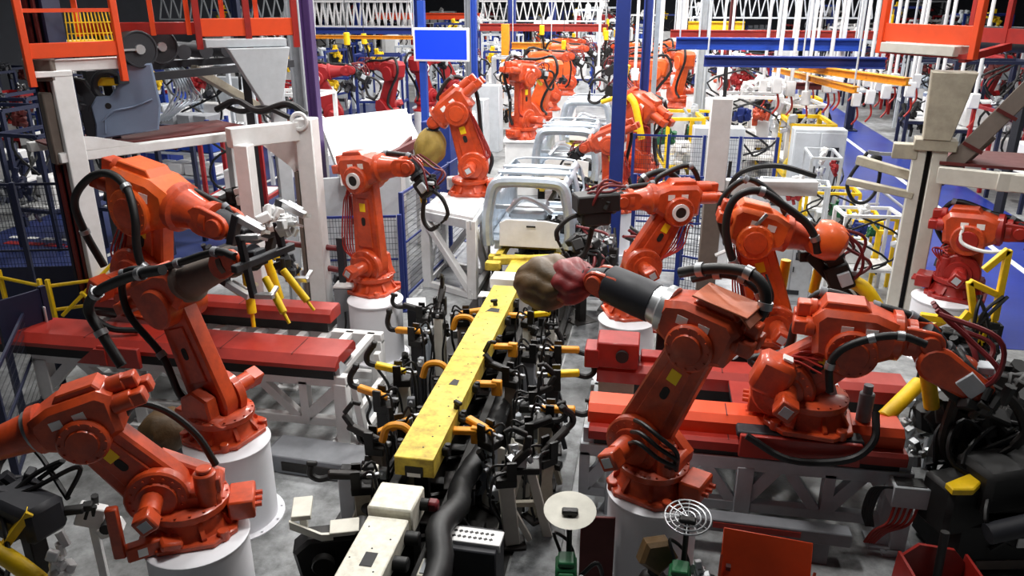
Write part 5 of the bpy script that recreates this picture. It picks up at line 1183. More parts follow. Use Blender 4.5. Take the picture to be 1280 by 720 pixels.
# right gantry
Y0 = 12.4; pb = aty(1150, 250, Y0)
t = thing('gantry', 'beige gantry post with slanted arms at the right', 'gantry', (pb.x, Y0, 0), -.25)
m = MB(); m.bar((-.12, 0, 0), (-.12, 0, 2.95), .17, .30, .012); m.bar((.14, 0, 0), (.14, 0, 2.95), .20, .30, .012); m.box((0, 0, .02), (.8, .6, .04)); m.build('post', 'post_beige', t)
m = MB(); m.bar((.0, .1, 0.1), (.0, .1, 2.9), .12, .1); m.build('post_recess', 'charcoal', t)
m = MB(); m.box((.06, 0, 3.02), (.56, .40, .16), None, .01); m.prism([(-.18, 3.1), (.18, 3.1), (.36, 4.05), (-.22, 4.05)], (.06, 0, 0), (1, 0, 0), (0, 0, 1), (0, 1, 0), -.22, .22, .012); m.box((-.32, -.05, 2.9), (.34, .22, .22), None, .01); m.build('head_bracket', 'beige_grey', t)
m = MB(); m.bar((.2, -.05, 2.55), (1.25, -.3, 4.2), .16, .24, .01); m.bar((.2, .15, 2.45), (.75, .1, 3.2), .14, .2, .01); m.build('slanted_arm', 'taupe', t)
m = MB()
for q in (.3, .6, .85): c0 = Vector((.2, -.05, 2.55)).lerp(Vector((1.25, -.3, 4.2)), q); m.bar(c0 + Vector((-.12, -.1, .05)), c0 + Vector((.14, -.1, -.08)), .03, .05)
m.build('cable_tie', 'dark_red', t)
m = MB(); m.bar((.15, -.25, 2.62), (2.2, -.62, 2.62), .14, .24, .01); m.box((1.1, -.42, 2.62), (.44, .12, .26), None, .01); m.build('shelf_beam', 'post_beige', t)
m = MB(); m.box((1.4, .42, 2.78), (2.5, 1.3, .04)); m.build('shelf_board', 'dark_red', t, label='dark red shelf board')
m = MB(); m.bar((-.15, .1, 2.5), (-.95, .5, 2.62), .12, .14, .01); m.bar((-.1, -.1, 2.25), (-1.05, .1, 2.35), .14, .10, .01); m.build('side_bar', 'beige_grey', t)
m = MB(); m.bar((2.0, 0, 0), (2.0, 0, 2.6), .2, .2); m.build('post', 'taupe', t)
q0 = atz(1100, 62, 4.28); q1 = atz(1216, 70, 4.28); d = q1 - q0; 
t = thing('guard_rail', 'bright orange guard railing at the upper right corner', 'guard rail', tuple(q0 - Vector((0, 0, 0))), math.atan2(d.y, d.x)); L = d.length
m = MB(); m.box((L * .5, 0, .26), (L, .05, .26), None, .008); m.build('toe_board', 'guard_orange', t)
for a in (.0, L):
    m = MB(); m.bar((a, 0, -.05), (a, 0, 1.2), .10, .10, .008); m.build('upright', 'guard_orange', t)
m = MB(); m.box((L * .48, -.0, .05), (L * .8, .3, .14), None, .01); m.build('white_beam', 'post_beige', t, label='white beam under the toe board')
for a in (.5, .85):
    m = MB(); m.bar((L * a, .9, .1), (L * a, .9, 1.2), .07, .07); m.build('upright', 'robot_red', t)
m = MB(); m.box((L * .9, .9, .24), (L * 2.2, .05, .2)); m.bar((-.1, .9, .8), (L * 1.8, .9, .8), .05, .05); m.build('rear_board', 'robot_red', t)
m = MB(); m.bar((.05, .0, -.02), (L, .0, -.02), .08, .06); m.bar((L * .9, .0, -.05), (L * .9, .9, .1), .1, .1); m.build('support_bar', 'robot_red', t)
q = atz(1258, 52, 4.15); t = thing('roller_conveyor', 'dark roller conveyor end with round flange at the upper right', 'conveyor', (q.x, q.y, 0), -.9)
m = MB(); m.cyl((-.55, 0, 4.15), (.05, 0, 4.15), .20, seg=22, bev=.02); m.build('roller', 'charcoal', t); m = MB(); m.cyl((.05, 0, 4.15), (.10, 0, 4.15), .25, seg=24); m.build('end_flange', 'steel', t); m = MB(); m.cyl((.1, 0, 4.15), (.7, 0, 4.15), .22, seg=22, bev=.02); m.build('roller', 'black', t)
m = MB(); m.bar((-.7, .1, 4.42), (1.2, .1, 4.42), .5, .06); m.build('top_cover', 'charcoal', t); m = MB(); m.bar((.4, .4, 0), (.4, .4, 4.2), .16, .16); m.build('leg', 'charcoal', t)
# ------------------------------------------------------------ white stands and car bodies on the line
zt = 1.5
cs = [atz(529, 260, zt), atz(591, 272, zt), atz(608, 248, zt), atz(551, 240, zt)]
t = thing('lattice_stand', 'tall white lattice stand carrying a robot left of the car body', 'stand', (0, 0, 0))
m = MB(); vs = [p + Vector((0, 0, dz)) for dz in (0, -.05) for p in cs]; m.add(vs, [(0, 1, 2, 3), (7, 6, 5, 4), (0, 4, 5, 1), (1, 5, 6, 2), (2, 6, 7, 3), (3, 7, 4, 0)]); m.build('top_plate', 'white_paint', t)
m = MB()
for i in range(4): m.bar(cs[i] - Vector((0, 0, .13)), cs[(i + 1) % 4] - Vector((0, 0, .13)), .10, .16, .006)
m.build('top_frame', 'truss_grey', t)
for i in range(4):
    p, q = cs[i], cs[(i + 1) % 4]; ctr = sum(cs, Vector()) / 4; e = (ctr - p); e.z = 0; p = p + e * .06
    m = MB(); m.bar((p.x, p.y, 0), (p.x, p.y, zt - .06), .17, .17, .008); m.build('leg', 'white_paint', t)
    m = MB(); a = cs[i] + Vector((0, 0, -.15)); b = Vector((q.x, q.y, .06)); m.bar(a.lerp(b, .06), a.lerp(b, .94), .13, .11, .006); m.build('diagonal', 'white_paint', t)
    m = MB(); m.bar((p.x, p.y, .06), (q.x, q.y, .06), .10, .10); m.build('bottom_rail', 'white_paint', t)
t = thing('switch_box', 'small white box on the lattice stand beside the robot foot', 'switch box', tuple(atz(566, 236, zt)), .2)
m = MB(); m.box((0, 0, .12), (.22, .2, .24), None, .01); m.build('box_body', 'white_paint', t); m = MB(); m.box((0, -.102, .13), (.15, .006, .15)); m.build('lid', 'light_grey', t)
p = r6.location; t = thing('robot_plinth', 'white box plinth under the robot behind the car body', 'plinth', (p.x, p.y, 0), .1)
m = MB(); m.box((0, 0, .72), (.95, .95, 1.44), None, .02); m.build('plinth_body', 'white_paint', t); m = MB(); m.box((0, 0, 1.47), (1.05, 1.05, .06), None, .01); m.build('top_plate', 'white_paint', t)

def car_body(label, loc):
    t = thing('car_body', label, 'car body', loc)
    W2, Hh, L = .80, 1.22, 3.3
    prof = [(-.98, .0), (-1.0, .18), (-1.0, .36), (-.98, .52), (-.93, .70), (-.86, .88), (-.74, .97), (-.5, .995), (-.2, 1.0), (.2, 1.0), (.5, .995), (.74, .97), (.86, .88), (.93, .70), (.98, .52), (1.0, .36), (1.0, .18), (.98, 0)]
    ys = [0, .10, .30, .55, .85, 1.15, 1.25, 1.6, 2.0, 2.1, 2.5, 2.8, 3.0, L]
    hs = [1, 1, 1.0, 1, 1, 1, 1, 1, .99, .98, .86, .70, .60, .56]
    m = MB(); n = len(prof)
    vs = [(x * W2 * (1 if z < .5 else (.985 if y < .2 else 1)), y + (-.10 * (1 - z) if y < .1 else 0), z * Hh * h) for y, h in zip(ys, hs) for x, z in prof]
    fs = []
    for j in range(len(ys) - 1):
        for i in range(n - 1):
            side = i <= 4 or i >= n - 6
            if (4 <= i <= 4 or i == n - 6 or i in (3, n - 5)) and j in (1, 2, 3, 6, 7, 8): continue           # side windows
            if 6 <= i <= n - 8 and j in (1, 2, 4, 6, 7): continue                                        # open roof bays
            if 6 <= i <= n - 8 and j in (9, 10, 11): continue                                            # windscreen
            fs.append((j * n + i, j * n + i + 1, (j + 1) * n + i + 1, (j + 1) * n + i))
    m.add(vs, fs); o = m.build('body_shell', 'galvanised', t)
    md = o.modifiers.new('thickness', 'SOLIDIFY'); md.thickness = .035
    m = MB(); m.box((0, 1.5, .06), (1.5, 3.0, .06)); m.bar((-.55, 0, .0), (-.55, 3.1, .0), .12, .14); m.bar((.55, 0, .0), (.55, 3.1, .0), .12, .14)
    for k in range(4): m.bar((-.72, .4 + k * .8, .10), (.72, .4 + k * .8, .10), .12, .06)
    m.build('floor_pan', 'galvanised', t)
    m = MB(); m.tube([(x * W2 * .92, -.06, z * Hh * .95 + .02) for x, z in prof], .085, 8, 3); m.build('rear_frame', 'galvanised', t)
    m = MB(); inn = [(x * (.80 if abs(x) > .3 else .95), max(z * .88, .06) if z > .5 else z) for x, z in prof]
    vs = [(x * W2 * .99, yy, z * Hh) for yy in (-.07, .03) for pr in (prof, inn) for x, z in pr]; q_ = len(prof)
    m.add(vs, [f for i in range(q_ - 1) for f in ((i, i + 1, q_ + i + 1, q_ + i), (2 * q_ + i, 3 * q_ + i, 3 * q_ + i + 1, 2 * q_ + i + 1), (q_ + i, q_ + i + 1, 3 * q_ + i + 1, 3 * q_ + i), (i, 2 * q_ + i, 2 * q_ + i + 1, i + 1))] + [(0, q_, 3 * q_, 2 * q_), (q_ - 1, 3 * q_ - 1, 4 * q_ - 1, 2 * q_ - 1)]); m.build('tail_opening_frame', 'galvanised', t)
    m = MB(); m.prism([(-.50, .02), (.56, .02), (.56, .46), (.30, .50), (-.38, .50), (-.50, .44)], (0, -.10, 0), (1, 0, 0), (0, .06, 1), (0, 1, -.06), -.02, .03, .01); m.build('rear_panel', 'white_paint', t, label='white rear panel')
    m = MB(); m.box((.06, -.128, .40), (.16, .012, .03)); m.build('panel_slot', 'black', t)
    m = MB(); m.tube([(-.45, .4, .5), (-.2, .5, .74), (.1, .45, .68), (.35, .5, .5)], .05, 7); m.box((-.1, .7, .5), (.7, .5, .2), Matrix.Rotation(.3, 3, 'X'), .05); m.bar((-.7, .6, .55), (.7, .6, .55), .07, .07); m.build('inner_bulkhead', 'bright_steel', t)
    m = MB(); clutter(m, lambda a, b, c, p: Vector((a, b, c)), None, 77, 24, ((-.6, .6), (.2, 1.6), (.12, .6)), .2); m.build('dark_interior_filler', 'iron', t)  # dark clutter added so the inside of the body looks shaded
    m = MB(); m.box((0, .06, .93 * Hh), (1.15, .14, .10), None, .03); m.box((0, .6, .97 * Hh), (1.3, .12, .05), None, .01); m.box((0, 1.1, .97 * Hh), (1.3, .12, .05), None, .01); m.build('roof_bow', 'galvanised', t)
    for sx in (-1, 1):
        m = MB(); clutter(m, lambda a, b, c, p: Vector((sx * a, b, c)), None, 7 + sx, 14, ((.76, .9), (-.1, 1.6), (.05, .6)), .14); m.build('door_hinge_fitting', 'bright_steel', t)
    return t
c0 = car_body('bare silver car body nearest on the line, open tail facing the camera', (-2.02, 13.0, .92))
c1 = dup(c0, (-2.0, 18.6, .92), 0, 'second bare silver car body on the line, behind the nearest one')
c2 = dup(c0, (-2.0, 24.2, .92), 0, 'third bare silver car body on the line, further back')
for i, (y, lab) in enumerate(((13.0, 'yellow body carrier under the nearest car body'), (18.6, 'yellow body carrier under the second car body'), (24.2, 'yellow body carrier under the third car body'))):
    t = thing('body_carrier', lab, 'carrier', (-2.0, y, 0))
    m = MB()
    for sx in (-.5, .5): m.bar((sx, -.5, .78), (sx, 3.0, .78), .12, .14, .01)
    for k in range(5): m.bar((-.66, -.35 + k * .8, .80), (.66, -.35 + k * .8, .80), .14, .10, .01)
    m.build('frame', 'beam_yellow', t)
    for sx in (-1, 1):
        for yy in (-.2, 2.6): m = MB(); m.bar((sx * .55, yy, 0), (sx * .55, yy, .72), .16, .16, .01); m.build('leg', 'oily', t)
t = thing('locator_bridge', 'white bridge plate and yellow bracket at the far end of the yellow beam', 'bridge', (-2.0, 11.2, 0))
m = MB(); m.box((0, 0, .92), (.62, .36, .16), None, .01); m.bar((-.2, 0, 0), (-.2, 0, .84), .14); m.bar((.2, 0, 0), (.2, 0, .84), .14); m.build('bridge_body', 'white_paint', t)
m = MB(); m.bar((-.05, .4, .85), (-.05, 1.4, .85), .3, .1, .01); m.bar((-.5, 1.1, .86), (.45, 1.2, .92), .14, .12, .01); m.bar((-.6, .9, .84), (-.35, .9, .84), .16, .14, .01); m.build('bracket', 'beam_yellow', t)
# dark guns and cables crowding the right side of the car body
for i, (px, py, z, lab) in enumerate(((735, 300, 1.0, 'tangle of black weld gun hoses right of the nearest car body'), (720, 330, 1.0, 'black weld gun beside the cloth-wrapped tool'), (760, 310, 1.1, 'dark weld gun under the black box of the right robot'), (715, 250, 1.3, 'dark weld gun against the right flank of the car body'))):
    p = atz(px, py, z); t = thing('weld_gun_stand', lab, 'weld gun', (p.x + .1, p.y, 0), i * .7)
    m = MB(); m.bar((0, 0, 0), (0, 0, z), .14, .14, .01); m.box((0, 0, .02), (.4, .4, .04)); m.build('stand', 'iron', t)
    m = MB(); clutter(m, lambda a, b, c, p: Vector((a, b, c)), None, 100 + i, 22, ((-.3, .3), (-.25, .25), (z - .4, z + .4)), .2); m.build('gun_body', 'black', t)
    m = MB(); clutter(m, lambda a, b, c, p: Vector((a, b, c)), None, 110 + i, 12, ((-.3, .3), (-.3, .2), (z - .4, z + .4)), .11); m.build('fitting', 'steel', t)
    for j in range(5):
        m = MB(); r = random.Random(i * 9 + j); m.tube([(r.uniform(-.4, .4), -.2, z + .3), (r.uniform(-.4, .4), -.4, z + r.uniform(-.1, .3)), (r.uniform(-.4, .4), -.36, z - .2), (r.uniform(-.3, .3), -.1, z - .5)], .026, 7); m.build('hose', 'hose_red' if j % 2 else 'rubber', t)
p = Vector(r8.location); t = None
a = R(200); q = atplane(745, 252, r8.location, a)
m = MB(); m.box(v2(q), (.58, .34, .24), Matrix.Rotation(.05, 3, 'Y'), .02); m.box(v2(Vector(q) + Vector((.02, -.2))), (.4, .3, .2), None, .03); m.build('gun_transformer', 'black', r8, label='black box carried at the wrist')
m = MB(); m.box(v2(Vector(q) + Vector((-.38, .02))), (.3, .2, .16), None, .02); m.build('gun_bracket', 'bright_steel', r8)

# ------------------------------------------------------------ screen, columns, overhead frames
m_ = bpy.data.materials.new('screen_blue'); m_.use_nodes = True; b = m_.node_tree.nodes['Principled BSDF']; b.inputs['Base Color'].default_value = (*lin((0, .2, .95)), 1); b.inputs['Emission Color'].default_value = (*lin((0, .19, 1.0)), 1); b.inputs['Emission Strength'].default_value = .55; b.inputs['Roughness'].default_value = .4; MATS['screen_blue'] = m_
a, c = aty(518, 37, 26), aty(584, 75, 26)
t = thing('display_board', 'plain bright blue display board with white frame on a blue post', 'display board', ((a.x + c.x) / 2, 26, 0))
wd, hd, zc_ = c.x - a.x, a.z - c.z, (a.z + c.z) / 2
m = MB(); m.box((0, .06, zc_), (wd + .12, .12, hd + .12), None, .01); m.build('frame', 'white_paint', t, label='white frame'); m = MB(); m.box((0, -.005, zc_), (wd - .02, .02, hd - .02)); m.build('screen', 'screen_blue', t)
m = MB(); m.bar((-wd / 2 + .2, .2, 0), (-wd / 2 + .2, .2, a.z + .9), .22, .22); m.build('post', 'blue_bright', t)
COLS = []
def column(label, px, y, w, m_, h=7.5, py=60):
    p = aty(px, py, y); t = thing('hall_column', label, 'column', (p.x, y, 0)); COLS.append((p.x, y))
    m = MB(); m.box((-w * .42, 0, h / 2), (w * .16, w, h)); m.box((w * .42, 0, h / 2), (w * .16, w, h)); m.box((0, 0, h / 2), (w * .7, w * .2, h)); m.build('shaft', m_, t); m = MB(); m.box((0, 0, .03), (w * 2, w * 2, .06)); m.build('foot_plate', m_, t)
for px, y, w, mm, lab in ((387, 15, .2, 'purple', 'slim purple column left of the canopy'), (372, 19, .34, 'mid_grey', 'grey column behind the slim purple one'), (524, 34, .34, 'blue_steel', 'blue column left of the blue display board'), (588, 30, .34, 'mid_grey', 'grey column right of the blue display board'),
                          (593, 29, .2, 'blue_bright', 'blue column right of the blue display board'), (640, 44, .4, 'blue_steel', 'blue column behind the far orange robots'), (808, 20, .22, 'blue_steel', 'blue column right of the central pillar'), (820, 24, .14, 'galvanised', 'slim pale pipe column right of the central pillar'),
                          (878, 26, .30, 'light_grey', 'pale column above the brown and white post'), (850, 40, .5, 'white_paint', 'far white column left of the blue overhead beams'), (1075, 34, .3, 'navy', 'navy column behind the hanging white tubes'), (912, 30, .2, 'dark_red', 'slim dark red column behind the right fence'),
                          (450, 50, .4, 'blue_steel', 'far blue column above the canopy'), (690, 60, .5, 'blue_steel', 'farthest blue column above the car line'), (1010, 55, .5, 'light_grey', 'far pale column above the blue aisle'), (300, 32, .3, 'navy', 'navy column behind the left gantry')):
    column(lab, px, y, w, mm)
def overbeam(label, p0, p1, y0, y1, w, h, mm, drops=0, name='overhead_beam'):
    a, b = aty(*p0, y0), aty(*p1, y1); d = b - a; L = d.length; yaw = math.atan2(d.y, d.x)
    t = thing(name, label, 'overhead beam', tuple(a), yaw)
    m = MB(); m.box((L / 2, 0, 0), (L, w * .3, h)); m.box((L / 2, 0, h / 2), (L, w, h * .16)); m.box((L / 2, 0, -h / 2), (L, w, h * .16)); m.build('beam_body', mm, t)
    for k in range(2): m = MB(); x = L * (.02 + .96 * k); m.cyl((x, 0, h / 2), (x, 0, 12 - a.z), .02, seg=6); m.build('hanger_rod', 'light_grey', t)
    return t
for s in (((845, 54), (1075, 66), 22, 22, .3, .26, 'blue_bright', 'bright blue overhead beam at the right, upper one'), ((880, 76), (1105, 84), 20, 20, .3, .22, 'blue_steel', 'blue overhead beam at the right, lower one'), ((838, 42), (1095, 52), 26, 26, .22, .2, 'cover_red', 'red overhead beam above the blue ones'),
          ((1000, 84), (1135, 98), 21, 17.5, .2, .14, 'amber', 'amber slanting rail below the blue overhead beams'), ((968, 86), (1072, 96), 24, 18.5, .16, .12, 'amber', 'thinner amber rail beside the slanting one'), ((985, 107), (1062, 110), 24, 24, .2, .16, 'dark_red', 'dark red rail over the blue aisle'),
          ((392, 38), (520, 37), 30, 30, .24, .2, 'blue_steel', 'blue overhead beam left of the display board'), ((392, 46), (518, 45), 27, 27, .16, .1, 'amber', 'amber cable tray under the left blue beam'), ((600, 34), (760, 36), 40, 40, .3, .3, 'cover_red', 'far red overhead beam above the car line'),
          ((640, 57), (690, 58), 36, 36, .3, .25, 'amber', 'amber overhead crossbar right of the amber post'), ((860, 33), (930, 36), 40, 40, .4, .4, 'yellow', 'far yellow overhead beam above the right fence'), ((470, 20), (600, 22), 60, 60, .5, .4, 'guard_orange', 'far orange overhead beam above the display board'),
          ((875, 80), (925, 81), 30, 30, .2, .14, 'dark_red', 'short dark red beam above the corner post'), ((300, 28), (385, 26), 34, 34, .3, .24, 'crimson', 'crimson overhead beam behind the left gantry')):
    overbeam(s[7], s[0], s[1], s[2], s[3], s[4], s[5], s[6])
p = aty(632, 90, 36); t = thing('amber_post', 'amber steel post behind the rear orange robot', 'post', (p.x, 36, 0)); m = MB(); m.box((0, 0, 2), (.34, .3, 4), None, .01); m.build('shaft', 'amber', t); m = MB(); m.box((0, 0, .05), (.7, .7, .1)); m.build('foot_plate', 'amber', t)

def truss(label, p0, p1, y0, y1, h, mm, n):
    a, b = aty(*p0, y0), aty(*p1, y1); d = b - a; L = d.length; t = thing('roof_truss', label, 'truss', tuple(a), math.atan2(d.y, d.x))
    for z in (0, h): m = MB(); m.bar((0, 0, z), (L, 0, z), .09, .09); m.build('chord', mm, t)
    m = MB()
    for k in range(n): x = L * k / n; m.bar((x, 0, 0), (x + L / n / 2, 0, h), .06, .06); m.bar((x + L / n / 2, 0, h), (x + L / n, 0, 0), .06, .06)
    m.build('web_lattice', mm, t)
    for x in (0, L): m = MB(); m.cyl((x, 0, h), (x, 0, 12 - a.z), .03, seg=6); m.build('hanger_rod', mm, t)
truss('white lattice truss above the left blue beam, left of the display board', (385, 33), (515, 33), 33, 33, 1.0, 'white_paint', 16)
truss('white lattice truss far behind the amber post', (600, 26), (760, 27), 48, 48, 1.1, 'white_paint', 16)
truss('grey lattice truss far behind the hanging tubes', (860, 22), (1090, 24), 46, 46, 1.2, 'light_grey', 20)
truss('grey lattice truss behind the dark orange railing', (200, 24), (380, 24), 42, 42, 1.2, 'light_grey', 14)
# ------------------------------------------------------------ things of the hall behind, one of each kind and then copies
def proto_cabinet(mm, dm, w=.9, h=1.9):
    t = thing('control_cabinet', '', 'cabinet'); m = MB(); m.box((0, 0, h / 2), (w, .5, h), None, .015); m.build('cabinet_body', mm, t)
    for s in (-1, 1):
        m = MB(); m.box((s * w * .245, -.262, h / 2 + .03), (w * .46, .03, h * .9), None, .006); o = m.build('door', mm, t); m = MB(); m.box((s * .06, -.29, h * .55), (.03, .03, .16)); m.build('handle', 'black', o)
    m = MB(); m.box((w * .22, -.285, h * .75), (w * .3, .012, .24)); m.build('control_screen', dm, t); m = MB(); m.box((0, -.285, h * .2), (w * .5, .01, .14)); m.build('vent', 'charcoal', t)
    return t
def proto_machine(seed, frame, cols, w=1.5, d=1.0, h=2.4):
    t = thing('assembly_machine', '', 'machine'); r = random.Random(seed)
    m = MB()
    for x in (-w / 2, w / 2):
        for y in (-d / 2, d / 2): m.bar((x, y, 0), (x, y, h), .09, .09)
    for z in (h * .35, h): 
        for y in (-d / 2, d / 2): m.bar((-w / 2, y, z), (w / 2, y, z), .08, .08)
        for x in (-w / 2, w / 2): m.bar((x, -d / 2, z), (x, d / 2, z), .08, .08)
    m.build('frame', frame, t)
    m = MB(); m.box((0, 0, h * .36), (w * .9, d * .9, .06)); m.box((r.uniform(-.2, .2), .1, h * .5), (w * .5, d * .4, h * .25), None, .03); m.build('work_table', r.choice(('white_paint', 'light_grey')), t)
    for i, c in enumerate(cols):
        m = MB(); clutter(m, lambda a, b, c_, p: Vector((a, b, c_)), None, seed * 11 + i, 13, ((-w * .55, w * .55), (-d * .6, d * .5), (h * .12, h * 1.08)), .17 + .05 * r.random()); m.build('fitting', c, t)
    m = MB()
    for j in range(3): m.tube([(r.uniform(-w / 2, w / 2), -d * .5, h), (r.uniform(-w / 2, w / 2), -d * .65, h * .8), (r.uniform(-w / 2, w / 2), -d * .6, h * .5), (r.uniform(-w / 2, w / 2), -d * .4, h * .3)], .03, 6, 4)
    m.build('hose', 'rubber', t)
    return t
def proto_rack(mm, bins, seed):
    t = thing('parts_rack', '', 'rack'); r = random.Random(seed)
    for x in (-.9, .9):
        m = MB(); m.bar((x, -.35, 0), (x, -.35, 2.2), .07, .07); m.bar((x, .35, 0), (x, .35, 2.2), .07, .07); m.bar((x, -.35, 2.1), (x, .35, 2.1), .05, .05); m.build('side_frame', mm, t)
    for k in range(4):
        m = MB(); m.box((0, 0, .3 + k * .55), (1.8, .75, .04)); m.build('shelf', 'light_grey', t)
    for k, c in enumerate(bins):
        m = MB()
        for j in range(4): m.box((-.66 + j * .44, -.05 + r.uniform(-.05, .05), .3 + k * .55 + .17), (.36, .5, r.uniform(.2, .32)), None, .02)
        m.build('bin_tray', c, t)
    return t
def proto_balancer():
    t = thing('hanging_gun', '', 'hanging weld gun'); m = MB(); m.cyl((0, 0, 2.1), (0, 0, 3.2), .012, seg=6); m.tube([(.05, 0, 3.3), (.3, 0, 2.6), (.25, .1, 1.9), (.1, 0, 1.7)], .04, 6); m.build('cable', 'rubber', t)
    m = MB(); m.cyl((0, 0, 3.15), (0, 0, 3.5), .09, seg=12, bev=.02); m.build('balancer', 'yellow', t); m = MB(); m.cyl((0, 0, 3.5), (0, 0, 11.8), .012, seg=5); m.build('hanger_wire', 'charcoal', t); m = MB(); clutter(m, lambda a, b, c, p: Vector((a, b, c)), None, 5, 9, ((-.2, .2), (-.15, .15), (1.5, 2.1)), .2); m.build('gun_body', 'charcoal', t); m = MB(); m.tube([(-.1, 0, 1.6), (-.3, 0, 1.4), (-.35, 0, 1.7)], .05, 6); m.build('gun_arm', 'steel', t)
    return t
def proto_drop():
    t = thing('drop_tube', '', 'hanging tube'); m = MB(); m.cyl((0, 0, 2.9), (0, 0, 6.0), .045, seg=8); m.build('tube', 'white_paint', t); m = MB(); m.box((0, 0, 2.75), (.22, .16, .36), None, .02); m.build('outlet_box', 'white_paint', t); m = MB(); m.tube([(.03, 0, 2.6), (.08, 0, 2.3), (-.04, 0, 2.1)], .025, 6); m.build('hose', 'wire_red', t)
    return t
def proto_column_gun():
    t = thing('pedestal_welder', '', 'pedestal welder'); m = MB(); m.bar((0, 0, 0), (0, 0, 1.7), .34, .34, .03); m.box((0, 0, .03), (.7, .7, .06)); m.build('pedestal', 'white_paint', t); m = MB(); m.box((0, -.15, 1.6), (.4, .7, .36), None, .04); m.build('head', 'light_grey', t); m = MB(); m.tube([(0, -.4, 1.7), (0, -.8, 1.72), (0, -.95, 1.6)], .06, 8); m.tube([(0, -.4, 1.4), (0, -.8, 1.2), (0, -.95, 1.35)], .06, 8); m.build('electrode_arm', 'oily', t); m = MB(); m.tube([(.1, .1, 1.7), (.2, .2, 2.2), (0, .1, 2.6), (0, 0, 3.4)], .05, 6); m.build('cable', 'rubber', t)
    return t
protos = {
    'cab_white': (proto_cabinet('white_paint', 'blue_bright'), 'white control cabinet', 'white control cabinets in the hall behind'),
    'cab_grey': (proto_cabinet('light_grey', 'charcoal', 1.2, 2.1), 'grey double control cabinet', 'grey double cabinets in the hall behind'),
    'cab_blue': (proto_cabinet('blue_steel', 'sticker_white', .8, 2.0), 'blue control cabinet', 'blue cabinets in the hall behind'),
    'mac_white': (proto_machine(1, 'white_paint', ('white_paint', 'blue_steel', 'black', 'robot_orange', 'bright_steel')), 'white framed machine with orange fittings', 'white framed machines'),
    'mac_blue': (proto_machine(2, 'blue_steel', ('white_paint', 'light_grey', 'charcoal', 'yellow', 'blue_bright'), 1.8, 1.1, 2.7), 'blue framed machine with yellow fittings', 'blue framed machines'),
    'mac_red': (proto_machine(3, 'crimson', ('crimson', 'black', 'white_paint', 'steel', 'robot_red'), 1.5, 1.2, 2.2), 'red framed machine with dark fittings', 'red framed machines'),
    'mac_grey': (proto_machine(4, 'light_grey', ('white_paint', 'black', 'bright_steel', 'galvanised', 'crimson'), 2.0, 1.0, 3.0), 'tall grey framed machine', 'tall grey framed machines'),
    'mac_yel': (proto_machine(5, 'yellow', ('beam_yellow', 'white_paint', 'black', 'green', 'light_grey'), 1.6, .9, 1.9), 'yellow framed work station', 'yellow framed work stations'),
    'mac_dark': (proto_machine(6, 'navy', ('black', 'charcoal', 'dark_red', 'steel', 'navy'), 1.8, 1.1, 2.6), 'dark framed machine', 'dark framed machines'),
    'rack_blue': (proto_rack('blue_steel', ('light_grey', 'white_paint', 'blue_bright', 'mid_grey'), 3), 'blue parts rack with pale bins', 'blue parts racks'),
    'rack_red': (proto_rack('crimson', ('charcoal', 'dark_red', 'light_grey', 'robot_red'), 4), 'crimson parts rack with dark bins', 'crimson parts racks'),
    'gun': (proto_balancer(), 'hanging weld gun under a yellow balancer', 'hanging weld guns'),
    'drop': (proto_drop(), 'white hanging supply tube', 'white hanging supply tubes'),
    'welder': (proto_column_gun(), 'white pedestal welder', 'white pedestal welders'),
}
fk = ((0.13, .45), (-.25, 1.45), (.75, 1.6))
def small_robot(c, br): return robot('welding_robot', '', (0, 0, 0), 0, (.13, .46), (-.28, 1.45), (.72, 1.66), side=-1, k=1.1, color=c, bright=br, hose=.7, detail=1, tool=tool_gun(.9, 31, False), bend=.6, ring=True)
protos['rob_orange'] = (small_robot('robot_orange', 'robot_bright'), 'far orange welding robot', 'far orange robots')
protos['rob_red'] = (small_robot('crimson', None), 'far crimson welding robot', 'far crimson robots')
for kk in ('rob_orange', 'rob_red'):
    m = MB(); m.cyl((0, 0, -1.0), (0, 0, 0), .42, seg=20); m.build('foot_drum', 'white_paint', protos[kk][0], label='white drum foot')
placed = {k: [] for k in protos}
used = {k: False for k in protos}
spots = list(COLS) + [(r7b.location.x, r7b.location.y), (r7.location.x, r7.location.y)]
def put(k, x, y, rz, s=1.0, z=0.0):
    o = protos[k][0]
    if used[k]: o = dup(o)
    used[k] = True
    o.location = (x, y, z); o.rotation_euler = (0, 0, rz); o.scale = (s, s, s); placed[k].append(o); spots.append((x, y)); return o
rb = random.Random(20)
def free(x, y, d): return all((x - a) ** 2 + (y - b) ** 2 > d * d for a, b in spots)
BLOCK = [(-2.9, -1.1, 0, 32), (4.7, 9.3, 11, 90)]
def zone(n, x0, x1, y0, y1, kinds, dmin, tries=40, s=(.9, 1.1), pw=1.0):
    for _ in range(n):
        for _t in range(tries):
            y = y0 + (y1 - y0) * rb.random() ** pw; x = rb.uniform(x0, x1)
            if callable(kinds): pass
            if any(a < x < b and c < y < d for a, b, c, d in BLOCK): continue
            px, py = proj((x, y, 1.0))
            if not (-20 < px < 1300): continue
            if kinds == ['gun'] and 480 < px < 620: continue
            if free(x, y, dmin): break
        else: continue
        k = rb.choice(kinds)
        if k == 'gun' and 470 < px < 630: continue
        put(k, x, y, rb.choice((0, 0, PI / 2, PI, -PI / 2)) + rb.uniform(-.15, .15), rb.uniform(*s), 1.0 * 0)
for x, y, rz in ((-3.6, 25.5, 2.6), (-3.9, 29.5, .3), (-.3, 26.5, 2.9), (-.2, 29.2, 2.4), (-.4, 33.0, 3.3), (-3.8, 34.5, .2), (.9, 31, 2.0), (-1.2, 36.5, 2.5), (.4, 38, 2.2), (-4.4, 40, .4)): put('rob_orange', x, y, rz, 1.15, 1.15)
